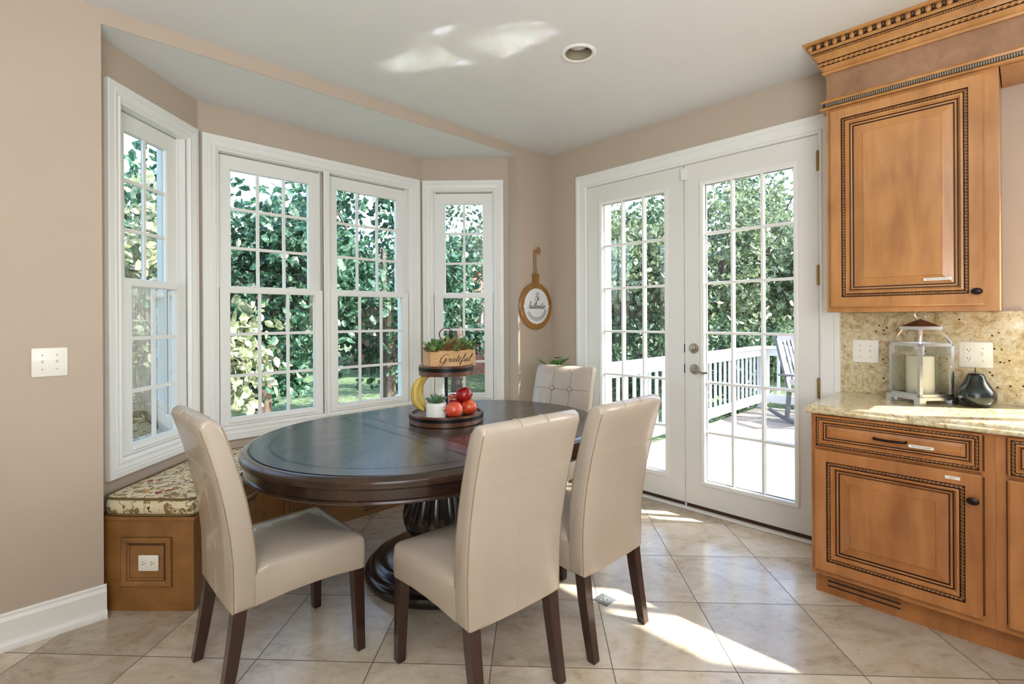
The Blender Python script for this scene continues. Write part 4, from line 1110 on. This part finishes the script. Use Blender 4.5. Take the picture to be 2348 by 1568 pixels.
# planter box lettered Grateful
pz = TZ+.262+.054-.010; pa = math.radians(-8)
PL = thing('planter_box', 'pine planter box lettered Grateful holding succulents on the upper tray', 'planter', (TX+.012, TY-.018, pz), pa)
bw, bd_, bh, th_ = .285, .085, .094, .009
m = MB()
for a, b, c, d in ((-bw/2, bw/2, -bd_/2, -bd_/2+th_), (-bw/2, bw/2, bd_/2-th_, bd_/2), (-bw/2, -bw/2+th_, -bd_/2+th_, bd_/2-th_), (bw/2-th_, bw/2, -bd_/2+th_, bd_/2-th_)): m.box(a, b, c, d, .048, .048+bh)
m.box(-bw/2+th_, bw/2-th_, -bd_/2+th_, bd_/2-th_, .048, .056); m.v = [(x, y, z-.048) for x, y, z in m.v]; bx_ = m.build('box', 'planter', PL)
m = MB(); script_text(m, 'Grateful', .200, -.092, .028, -bd_/2-.0008, .078, .42, height=.042); lt = m.build('lettering', 'ink', PL); lt['label'] = 'black script lettering reading Grateful'
m = MB(); m.box(-bw/2+th_, bw/2-th_, -bd_/2+th_, bd_/2-th_, .05, .082); m.build('soil', 'soil', PL)
sp_ = [(-.105, -.022, .040, ['succ_red', 'succ_green'], .0), (-.062, .02, .050, ['succ_green'], .9), (-.030, -.02, .048, ['succ_green', 'succ_red'], .8), (.020, -.022, .045, ['succ_green', 'succ_blue', 'succ_red'], .2), (.012, .022, .055, ['succ_green', 'succ_red'], 1.1), (.055, -.02, .038, ['succ_red'], .3), (.072, .018, .054, ['succ_green'], .9), (.108, -.012, .042, ['succ_red', 'succ_green'], .2), (-.09, .02, .04, ['succ_green', 'succ_red'], .5)]
for x, y, r, ms, lf in sp_: rosette(PL, (x*1.12, y, .084), r*(1.4+.6*lf), ms, 18, lf*1.1)

# things on the lower tray
LZ = TZ+.004+.038
rt = Vector((RT.x, RT.y, 0)); fw = Vector((FW.x, FW.y, 0))
def on_tray(r, f): p = Vector((TX, TY, LZ))+rt*r+fw*f; return p
pp = on_tray(-.040, -.120)
PT = thing('succulent_pot', 'small white ceramic pot with a green succulent on the lower tray', 'plant pot', pp, pa)
m = MB(); m.lathe([(.050, 0), (.0535, .003), (.0545, .08), (.053, .083), (.0495, .083), (.049, .07), (0, .07)], seg=40, cap1=False); pt_ = m.build('pot', 'pot', PT, smooth=True)
m = MB(); rr_ = .0549
def on_pot(m2, ang0, scale):
    for i, (x, y, z) in enumerate(m2.v):
        a = -PI/2+ang0+x/rr_; m2.v[i] = (rr_*math.cos(a), rr_*math.sin(a), z)
print_text('BLOOM WITH GRACE', .0075, m, .0, 0, 0, .075, 0)
V = []
for (x, y, z) in m.v:
    a = PI*.92-PI*1.05*(x/.075); r = .0145+z; V.append((r*math.cos(a), 0, .044+r*math.sin(a)))
m.v = V; script_text(m, 'Grateful'[1:4], .022, -.010, .038, 0, .11, .3, height=.014); on_pot(m, .40, 1); m.build('lettering', 'stem', PT)
rosette(PT, (0, 0, .078), .066, ['succ_blue', 'succ_blue', 'succ_green'], 26, .35)
def apple(r_, f_, z_, R_, mat, label, tilt=(0, 0)):
    p = on_tray(r_+.012, f_); t_ = thing('apple', label, 'apple', (p.x, p.y, LZ+z_), 0, 'apples on the lower tray'); t_.rotation_euler = (tilt[0], tilt[1], rng.uniform(0, 6))
    m = MB(); prof = []
    for k in range(1, 25):
        a = PI*k/25; rr = R_*math.sin(a)*(1+.06*math.cos(a)); z = -R_*.93*math.cos(a)
        dip = math.exp(-(rr/(R_*.34))**2); z += (-.24*R_*dip if z > 0 else .12*R_*dip); prof.append((rr, z))
    m.lathe(prof, seg=32); m.build('flesh', mat, t_, smooth=True, angle=80)
    m = MB(); m.tube(spline([(0, 0, R_*.62), (.001, 0, R_*.85), (.004, .001, R_*1.08)], 3), .0014, 6); m.build('stem', 'stem', t_)
    return t_
AR = .046
apple(.045, -.118, AR*.93, .048, 'apple_pink', 'pale pink apple at the front of the lower tray beside the white pot', (.25, .1))
apple(.120, -.050, AR*.93, .045, 'apple_mix', 'yellow and red streaked apple at the right edge of the lower tray', (.3, -.2))
apple(.040, -.036, AR*.93+.004, .046, 'apple_red', 'deep red apple in the middle of the tray behind the pink apple', (.2, -.1))
apple(.103, .030, AR*.93, .044, 'apple_mix', 'mostly hidden apple at the back of the tray under the topmost red apple', (.1, .1))
apple(.088, -.012, AR*2.35, .047, 'apple_red', 'topmost large red apple resting on the others at the right of the tray', (.35, -.15))
apple(.022, .062, AR*1.3, .046, 'apple_mix', 'red and yellow apple behind the black post of the tray', (.2, .2))
BN = thing('banana_bunch', 'bunch of ripe yellow bananas leaning on the left side of the lower tray', 'bananas', on_tray(-.116, -.060))
def banana(off, lean, ph):
    pts = []
    for k in range(15):
        t_ = k/14; a = -1.12+2.47*t_
        x = -.098*math.cos(a)+.050; z = .116+.100*math.sin(a)
        pts.append(rt*(x+off[0]+lean*t_)+fw*(off[1]*(1-t_)+.0)+Vector((0, 0, z+.008)))
    rad = [.006, .012, .017, .0205, .022, .0225, .0225, .022, .0215, .0205, .0185, .0155, .0115, .0085, .0068]
    m = MB(); m.tube(pts, rad, 7); b = m.build('banana', 'banana', BN, smooth=True, angle=70)
    m = MB(); m.tube([pts[0]-(pts[1]-pts[0])*.35, pts[0]], [.003, .0052], 7); m.build('blossom_tip', 'banana_tip', b)
banana((.0, -.030), .0, 0); banana((.022, .012), -.010, 0); banana((.006, .052), -.004, 0)
m = MB(); q = rt*(.050-.098*math.cos(1.35))+Vector((0, 0, .116+.100*math.sin(1.35)+.008))
m.tube(spline([q-rt*.010+Vector((0, 0, -.006)), q+rt*.006+Vector((0, 0, .010)), q+rt*.020+Vector((0, 0, .012)), q+rt*.026+Vector((0, 0, .0))], 4), [.011]*5+[.010]*4+[.009]*4, 8); m.build('crown_stem', 'banana_tip', BN, smooth=True)

# potted plant in the corner behind the far chair
HP = thing('potted_plant', 'potted plant with broad glossy leaves in the corner behind the far chair', 'plant', (3.06, 2.66, 0))
m = MB(); m.lathe([(.10, 0), (.105, .01), (.135, .30), (.14, .32), (.128, .32), (.122, .29), (0, .29)], seg=36, cap1=False); m.build('pot', 'pot', HP, smooth=True)
m = MB(); m.lathe([(.121, .27), (.121, .292)], seg=24); m.build('soil', 'soil', HP)
m = MB()
for k in range(7):
    a = k*2.4; m.tube(spline([(.02*math.cos(a), .02*math.sin(a), .29), (.04*math.cos(a), .04*math.sin(a), .6), (.075*math.cos(a), .075*math.sin(a), .96)], 5), .006, 6)
m.build('stalks', 'houseplant', HP, smooth=True)
m = MB()
for k in range(26):
    a = k*2.4; zz = .55+.48*((k*37 % 26)/26); e_ = .25+.5*((k*17 % 7)/7); leafblade(m, (.045*math.cos(a), .045*math.sin(a), zz), (math.cos(a)*math.cos(e_), math.sin(a)*math.cos(e_), math.sin(e_)), (0, 0, 1), .115, .072, .005, 0, -.1)
m.build('foliage', 'houseplant', HP, smooth=True)

# ------------------------------------------------------------------ outdoors
GZ = -.55
m = MB(); m.add([(-60, -60, GZ), (80, -60, GZ), (80, 80, GZ), (-60, 80, GZ)], [(0, 1, 2, 3)]); struct(m.build('lawn', 'grass'))
DZ = -.06; DX1, DY1 = 8.15, 2.86
m = MB(); m.box(XD+WT, DX1+.05, -4.0, DY1+.05, DZ-.04, DZ); m.box(XD+WT, DX1+.05, -4.0, DY1+.05, GZ, DZ-.04); struct(m.build('deck', 'deck'))
def railing(name, label, p, q, posts, tag_group):
    p = Vector((*p, DZ)); q = Vector((*q, DZ)); d = q-p; L = d.length; a = math.atan2(d.y, d.x)
    r = thing(name, label, 'railing', p, a, tag_group)
    m = MB(); m.box(-.05, L+.05, -.07, .07, .905, .945, 0, .005); m.build('cap_rail', 'rail_white', r)
    m = MB(); m.box(0, L, -.02, .02, .80, .905); m.build('top_rail', 'rail_white', r)
    m = MB(); m.box(0, L, -.02, .02, .09, .21); m.build('bottom_rail', 'rail_white', r)
    for x in posts:
        m = MB(); m.box(x-.05, x+.05, -.05, .05, 0, .905); m.build('post', 'rail_white', r)
    n = int(L/.15)
    for k in range(n):
        x = (k+.5)*L/n
        if min(abs(x-pp_) for pp_ in posts) < .07: continue
        m = MB(); m.box(x-.019, x+.019, .02, .042, .13, .88); m.build('baluster', 'rail_white', r)
    return r
railing('deck_railing', 'white deck railing running out from the house on the left of the french doors', (3.62, DY1), (DX1, DY1), [.0, 2.3, DX1-3.62], 'white deck railings')
railing('deck_railing', 'white deck railing across the far side of the deck behind the rocking chair', (DX1, DY1), (DX1, -3.9), [2.2, 4.4, 6.7], 'white deck railings')

RC = thing('rocking_chair', 'grey slatted rocking chair on the deck outside the right french door', 'rocking chair', (7.35, 1.90, DZ), math.radians(152))
def bar(name, pts, w, t_):
    m = MB(); P = [Vector(p) for p in pts]; R = []
    for i, p in enumerate(P):
        d = (P[min(i+1, len(P)-1)]-P[max(i-1, 0)]).normalized(); s_ = Vector((1, 0, 0)); u = d.cross(s_).normalized() if abs(d.x) < .9 else Vector((0, 0, 1)); s2 = u.cross(d)
        R.append([p+s2*w*a+u*t_*b for a, b in ((-.5, -.5), (.5, -.5), (.5, .5), (-.5, .5))])
    m.rings(R, 0, True, True, True); return m.build(name, 'rocker', RC)
for s_ in (-.27, .27):
    bar('rocker_runner', [(s_, y, .02+.22*(y/.5)**2*.45) for y in np.linspace(-.52, .42, 12)], .035, .045)
    bar('front_leg', [(s_, .22, .05), (s_, .25, .62)], .045, .045)
    bar('rear_leg', [(s_*.93, -.24, .05), (s_*.93, -.20, .42), (s_*.9, -.42, 1.12)], .045, .04)
    bar('armrest', [(s_*1.06, -.30, .62), (s_*1.06, .0, .635), (s_*1.06, .32, .62)], .10, .025)
bar('crest_rail', [(-.26, -.405, 1.10), (0, -.425, 1.11), (.26, -.405, 1.10)], .03, .12)
bar('lower_rail', [(-.25, -.235, .52), (.25, -.235, .52)], .03, .07)
for k in range(7):
    x = -.195+k*.065; bar('back_slat', [(x, -.235, .52), (x, -.41, 1.08)], .038, .014)
for k in range(7):
    y = -.19+k*.07; bar('seat_slat', [(-.27, y, .41+.03*(k/6)), (.27, y, .41+.03*(k/6))], .055, .018)

def leaves_mesh(name, pts, size, mat, parent, flat=.5):
    n = len(pts); P = np.asarray(pts)
    d = rng.normal(size=(n, 3)); d[:, 2] -= .5; d /= np.linalg.norm(d, axis=1)[:, None]
    up = rng.normal(size=(n, 3)); s = np.cross(d, up); s /= np.linalg.norm(s, axis=1)[:, None]; nrm = np.cross(s, d)
    L = size*rng.uniform(.7, 1.25, (n, 1)); w = L*.33
    a = P; b = P+d*L*.28+s*w*.86+nrm*L*.06; b2 = P+d*L*.66+s*w*.8+nrm*L*.06-nrm*L*.03; c = P+d*L-nrm*L*.06; e2 = P+d*L*.66-s*w*.8+nrm*L*.03; e = P+d*L*.28-s*w*.86+nrm*L*.06
    V = np.stack([a, b, b2, c, e2, e], 1).reshape(-1, 3); me = bpy.data.meshes.new(name)
    me.vertices.add(6*n); me.vertices.foreach_set('co', V.ravel()); 
    F = np.arange(6*n).reshape(n, 6); idx = np.concatenate([F[:, [0, 1, 2, 3]], F[:, [0, 3, 4, 5]]], 1).ravel()
    me.loops.add(8*n); me.loops.foreach_set('vertex_index', idx); me.polygons.add(2*n); me.polygons.foreach_set('loop_start', np.arange(2*n)*4); me.polygons.foreach_set('loop_total', np.full(2*n, 4))
    me.update(calc_edges=True); me.validate(); me.materials.append(M[mat])
    o = bpy.data.objects.new(name, me); COL.objects.link(o); o.parent = parent; return o
def crown_pts(n, c, r, clumps=26, spread=.26):
    c = np.array(c); r = np.array(r); ctr = rng.normal(size=(clumps, 3)); ctr /= np.linalg.norm(ctr, axis=1)[:, None]; ctr *= rng.uniform(.35, 1, (clumps, 1))**.5
    k = rng.integers(0, clumps, n); p = ctr[k]+rng.normal(size=(n, 3))*spread*rng.uniform(.4, 1, (n, 1)); return c+p*r
def tree(name, label, loc, h, crown_c, crown_r, n, size, mat, group, clumps=26, spread=.26, trunk=.14, branches=7, cat='tree'):
    t_ = thing(name, label, cat, (loc[0], loc[1], GZ), 0, group)
    m = MB(); top = Vector((crown_c[0], crown_c[1], crown_c[2]+crown_r[2]*.3))
    pts = spline([(0, 0, -.05), (.05*h*.2, .02, h*.25), (top.x*.6, top.y*.6, top.z*.6), tuple(top)], 5); m.tube(pts, list(np.linspace(trunk, trunk*.3, len(pts))), 8)
    for k in range(branches):
        a = k*2.4+rng.uniform(0, .5); i = 4+int(k*(len(pts)-6)/max(1, branches)); b = pts[i]
        e = Vector((crown_c[0]+crown_r[0]*.8*math.cos(a), crown_c[1]+crown_r[1]*.8*math.sin(a), max(b.z+.1, crown_c[2]+crown_r[2]*rng.uniform(-.5, .7))))
        bp = spline([tuple(b), tuple(b.lerp(e, .5)+Vector((0, 0, .15))), tuple(e)], 4); m.tube(bp, list(np.linspace(trunk*.4, trunk*.1, len(bp))), 6)
    m.build('trunk', 'bark', t_, smooth=True)
    leaves_mesh('foliage', crown_pts(n, crown_c, crown_r, clumps, spread), size, mat, t_)
    return t_
TG = 'garden trees beyond the bay windows'; WG = 'woodland trees beyond the deck'
# broad-leaf trees close to the bay
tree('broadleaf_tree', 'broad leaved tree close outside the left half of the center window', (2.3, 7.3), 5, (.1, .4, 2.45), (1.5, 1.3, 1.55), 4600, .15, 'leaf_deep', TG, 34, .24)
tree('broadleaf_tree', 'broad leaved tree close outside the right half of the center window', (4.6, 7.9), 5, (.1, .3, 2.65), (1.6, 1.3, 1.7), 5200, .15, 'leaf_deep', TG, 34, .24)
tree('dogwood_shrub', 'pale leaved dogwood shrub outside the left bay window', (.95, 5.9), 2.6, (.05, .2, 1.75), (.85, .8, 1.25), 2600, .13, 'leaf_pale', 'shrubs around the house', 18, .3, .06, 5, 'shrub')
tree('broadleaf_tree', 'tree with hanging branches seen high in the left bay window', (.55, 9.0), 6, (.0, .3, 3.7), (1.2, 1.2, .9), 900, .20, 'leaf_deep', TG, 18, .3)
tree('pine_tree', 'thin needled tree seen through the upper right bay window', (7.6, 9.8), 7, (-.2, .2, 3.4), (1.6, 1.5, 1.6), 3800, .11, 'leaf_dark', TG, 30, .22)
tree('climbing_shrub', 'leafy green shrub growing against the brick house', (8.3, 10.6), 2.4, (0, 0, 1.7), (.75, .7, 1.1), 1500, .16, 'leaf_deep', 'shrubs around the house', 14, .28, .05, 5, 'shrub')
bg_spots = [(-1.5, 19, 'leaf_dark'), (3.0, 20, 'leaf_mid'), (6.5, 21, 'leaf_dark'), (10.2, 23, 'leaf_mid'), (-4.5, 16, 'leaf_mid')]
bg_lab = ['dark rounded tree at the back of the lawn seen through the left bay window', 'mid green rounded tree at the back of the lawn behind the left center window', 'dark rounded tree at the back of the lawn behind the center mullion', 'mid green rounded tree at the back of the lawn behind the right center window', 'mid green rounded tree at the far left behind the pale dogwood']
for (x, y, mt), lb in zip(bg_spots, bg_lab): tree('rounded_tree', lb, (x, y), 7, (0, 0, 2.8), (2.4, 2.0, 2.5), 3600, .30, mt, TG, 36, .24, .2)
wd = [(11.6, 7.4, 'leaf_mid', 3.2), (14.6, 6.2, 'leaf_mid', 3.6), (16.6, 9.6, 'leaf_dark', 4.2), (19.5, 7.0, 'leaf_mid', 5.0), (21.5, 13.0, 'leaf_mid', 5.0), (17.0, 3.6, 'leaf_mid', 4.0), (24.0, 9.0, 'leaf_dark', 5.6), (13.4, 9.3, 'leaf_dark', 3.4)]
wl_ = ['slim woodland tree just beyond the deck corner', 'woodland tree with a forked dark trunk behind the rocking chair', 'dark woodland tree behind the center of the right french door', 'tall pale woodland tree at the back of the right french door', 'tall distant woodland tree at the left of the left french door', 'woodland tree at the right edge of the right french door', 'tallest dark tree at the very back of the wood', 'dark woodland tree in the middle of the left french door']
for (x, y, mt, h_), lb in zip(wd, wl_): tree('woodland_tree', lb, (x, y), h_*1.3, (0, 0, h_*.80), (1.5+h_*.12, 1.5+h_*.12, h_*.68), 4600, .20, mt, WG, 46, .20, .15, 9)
for i, (x, y, mt) in enumerate([(9.9, 4.0, 'leaf_dark'), (10.4, 6.2, 'leaf_dark'), (8.9, 8.0, 'leaf_dark'), (11.8, 2.2, 'leaf_pale')]):
    tree('hedge_shrub', ['dark rounded shrub just behind the deck corner post', 'dark rounded shrub behind the railing in the left french door', 'dark rounded shrub at the left edge of the left french door', 'pale autumn shrub behind the rocking chair'][i], (x, y), 1.8, (0, 0, 1.0), (1.1, 1.1, .85), 3000, .12, mt, 'shrubs around the house', 22, .26, .05, 4, 'shrub')

# brick neighbour house
HB = thing('neighbor_house', 'brick house with a dark sloping roof seen through the right bay window', 'house', (13.6, 15.2, GZ), math.radians(-8))
m = MB(); m.box(-4.2, 4.2, -2.6, 4.5, 0, 2.75); m.add([(-4.2, -2.6, 2.75), (4.2, -2.6, 2.75), (0, -2.6, 4.9)], [(0, 1, 2)]); m.build('brick_wall', 'brick', HB)
m = MB()
for s_ in (-1, 1):
    a = Vector((s_*4.7, 0, 2.55)); b = Vector((0, 0, 4.98)); nn_ = Vector((0, 0, .14))
    m.add([(a.x, -3.0, a.z), (b.x, -3.0, b.z), (b.x, 4.9, b.z), (a.x, 4.9, a.z), (a.x, -3.0, a.z+.14), (b.x, -3.0, b.z+.14), (b.x, 4.9, b.z+.14), (a.x, 4.9, a.z+.14)], [(0, 1, 2, 3), (4, 7, 6, 5), (0, 4, 5, 1), (3, 2, 6, 7), (0, 3, 7, 4)])
m.build('roof', 'roof', HB)
m = MB()
for s_ in (-1, 1): m.add([(s_*4.7, -3.02, 2.40), (0, -3.02, 4.82), (0, -3.02, 5.0), (s_*4.7, -3.02, 2.60)], [(0, 1, 2, 3)])
m.build('fascia', 'rail_white', HB)
for x in (-2.6, .6):
    m = MB(); m.frame((x-.5, x+.5, .85, 2.1), [(0, 0), (0, .05), (.08, .05), (.08, 0)], -2.6); wn2 = m.build('window', 'rail_white', HB)
    m = MB(); m.add([(x-.42, -2.61, .93), (x+.42, -2.61, .93), (x+.42, -2.61, 2.02), (x-.42, -2.61, 2.02)], [(0, 1, 2, 3)]); m.build('pane', 'lglass', wn2)

# ------------------------------------------------------------------ light
sun = bpy.data.lights.new('sun', 'SUN'); sun.energy = 20; sun.angle = math.radians(.8); sun.color = (1, .965, .90)
so = bpy.data.objects.new('sun', sun); COL.objects.link(so)
el = math.radians(41); sd = Vector((-.573*math.cos(el), .820*math.cos(el), -math.sin(el)))
so.rotation_euler = sd.to_track_quat('-Z', 'Y').to_euler(); so.location = (8, -8, 10)
W = bpy.data.worlds.new('world'); SC.world = W; W.use_nodes = True
wn_ = W.node_tree.nodes; wl = W.node_tree.links; wn_.clear()
wo = wn_.new('ShaderNodeOutputWorld'); bg = wn_.new('ShaderNodeBackground'); sk = wn_.new('ShaderNodeTexSky')
sk.sky_type = 'NISHITA'; sk.sun_disc = False; sk.sun_elevation = el; sk.sun_rotation = math.radians(145); sk.air_density = 1.0; sk.dust_density = 2.0; sk.ozone_density = 1.5
bg.inputs[1].default_value = 1.05
wl.new(sk.outputs[0], bg.inputs[0]); wl.new(bg.outputs[0], wo.inputs[0])
def area(name, loc, target, sx, sy, e, col=(1, .95, .88)):
    l = bpy.data.lights.new(name, 'AREA'); l.shape = 'RECTANGLE'; l.size = sx; l.size_y = sy; l.energy = e; l.color = col
    o = bpy.data.objects.new(name, l); COL.objects.link(o); o.location = loc
    o.rotation_euler = (Vector(target)-Vector(loc)).to_track_quat('-Z', 'Y').to_euler(); return o
area('overhead_fill', (-.8, -1.2, 2.6), (-.8, -1.2, 0), 2.2, 2.0, 27, (.97, .98, 1))  # added fill lamp overhead, out of view, to brighten the room
area('flash_bounce_fill', (-.5, -.9, 1.5), (-.2, -.5, 2.745), 1.6, 1.6, 135, (.91, .955, 1))  # added area lamp aimed up to brighten the ceiling like a bounced flash
area('kitchen_fill', (-2.4, -2.6, 1.6), (1.5, 1.5, 1.4), 2.2, 1.6, 34, (.97, .98, 1))
# area lamps added to imitate sunlight reflected onto the ceiling by the counter
eS = Vector((-.573, .820, 0)); eP = Vector((.820, .573, 0)); rd = Vector((sd.x, sd.y, -sd.z))
STR = []
for a, b, s0, s1 in ((2.465, 2.520, .835, 1.11), (2.520, 2.575, .795, 1.19), (2.575, 2.635, .765, 1.25), (2.635, 2.695, .725, 1.22),
                     (2.450, 2.505, .235, .725), (2.505, 2.565, .32, .69), (2.565, 2.625, .42, .66), (2.625, 2.685, .50, .63),
                     (2.374, 2.394, .28, .604), (2.33, 2.385, .71, .85), (2.362, 2.39, .88, .95)):
    STR.append((a, b, s0, s1))
for a, b, s0, s1 in STR:
    tgt = eS*((s0+s1)/2)+eP*((a+b)/2)+Vector((0, 0, ZC)); hgt = ZC-1.25; pos = tgt-rd*(hgt/rd.z)
    w_, l_ = b-a, (s1-s0)*math.sin(el)
    l = bpy.data.lights.new('counter_glint_lamp', 'AREA'); l.shape = 'RECTANGLE'; l.size = w_; l.size_y = l_; l.spread = math.radians(.35); l.energy = 2.4*w_*l_; l.color = (.93, .97, 1)
    o = bpy.data.objects.new('counter_glint_lamp', l); COL.objects.link(o)
    z_ = -rd; x_ = eP.copy(); y_ = z_.cross(x_)
    o.matrix_world = Matrix(((x_.x, y_.x, z_.x, pos.x), (x_.y, y_.y, z_.y, pos.y), (x_.z, y_.z, z_.z, pos.z), (0, 0, 0, 1)))

SC.view_settings.view_transform = 'Standard'; SC.view_settings.look = 'None'; SC.view_settings.exposure = 0
c = SC.cycles
c.max_bounces = 7; c.diffuse_bounces = 4; c.glossy_bounces = 3; c.transmission_bounces = 4; c.transparent_max_bounces = 12
c.caustics_reflective = False; c.caustics_refractive = False; c.sample_clamp_indirect = 6; c.use_denoising = True
c.use_adaptive_sampling = True; c.adaptive_threshold = .02
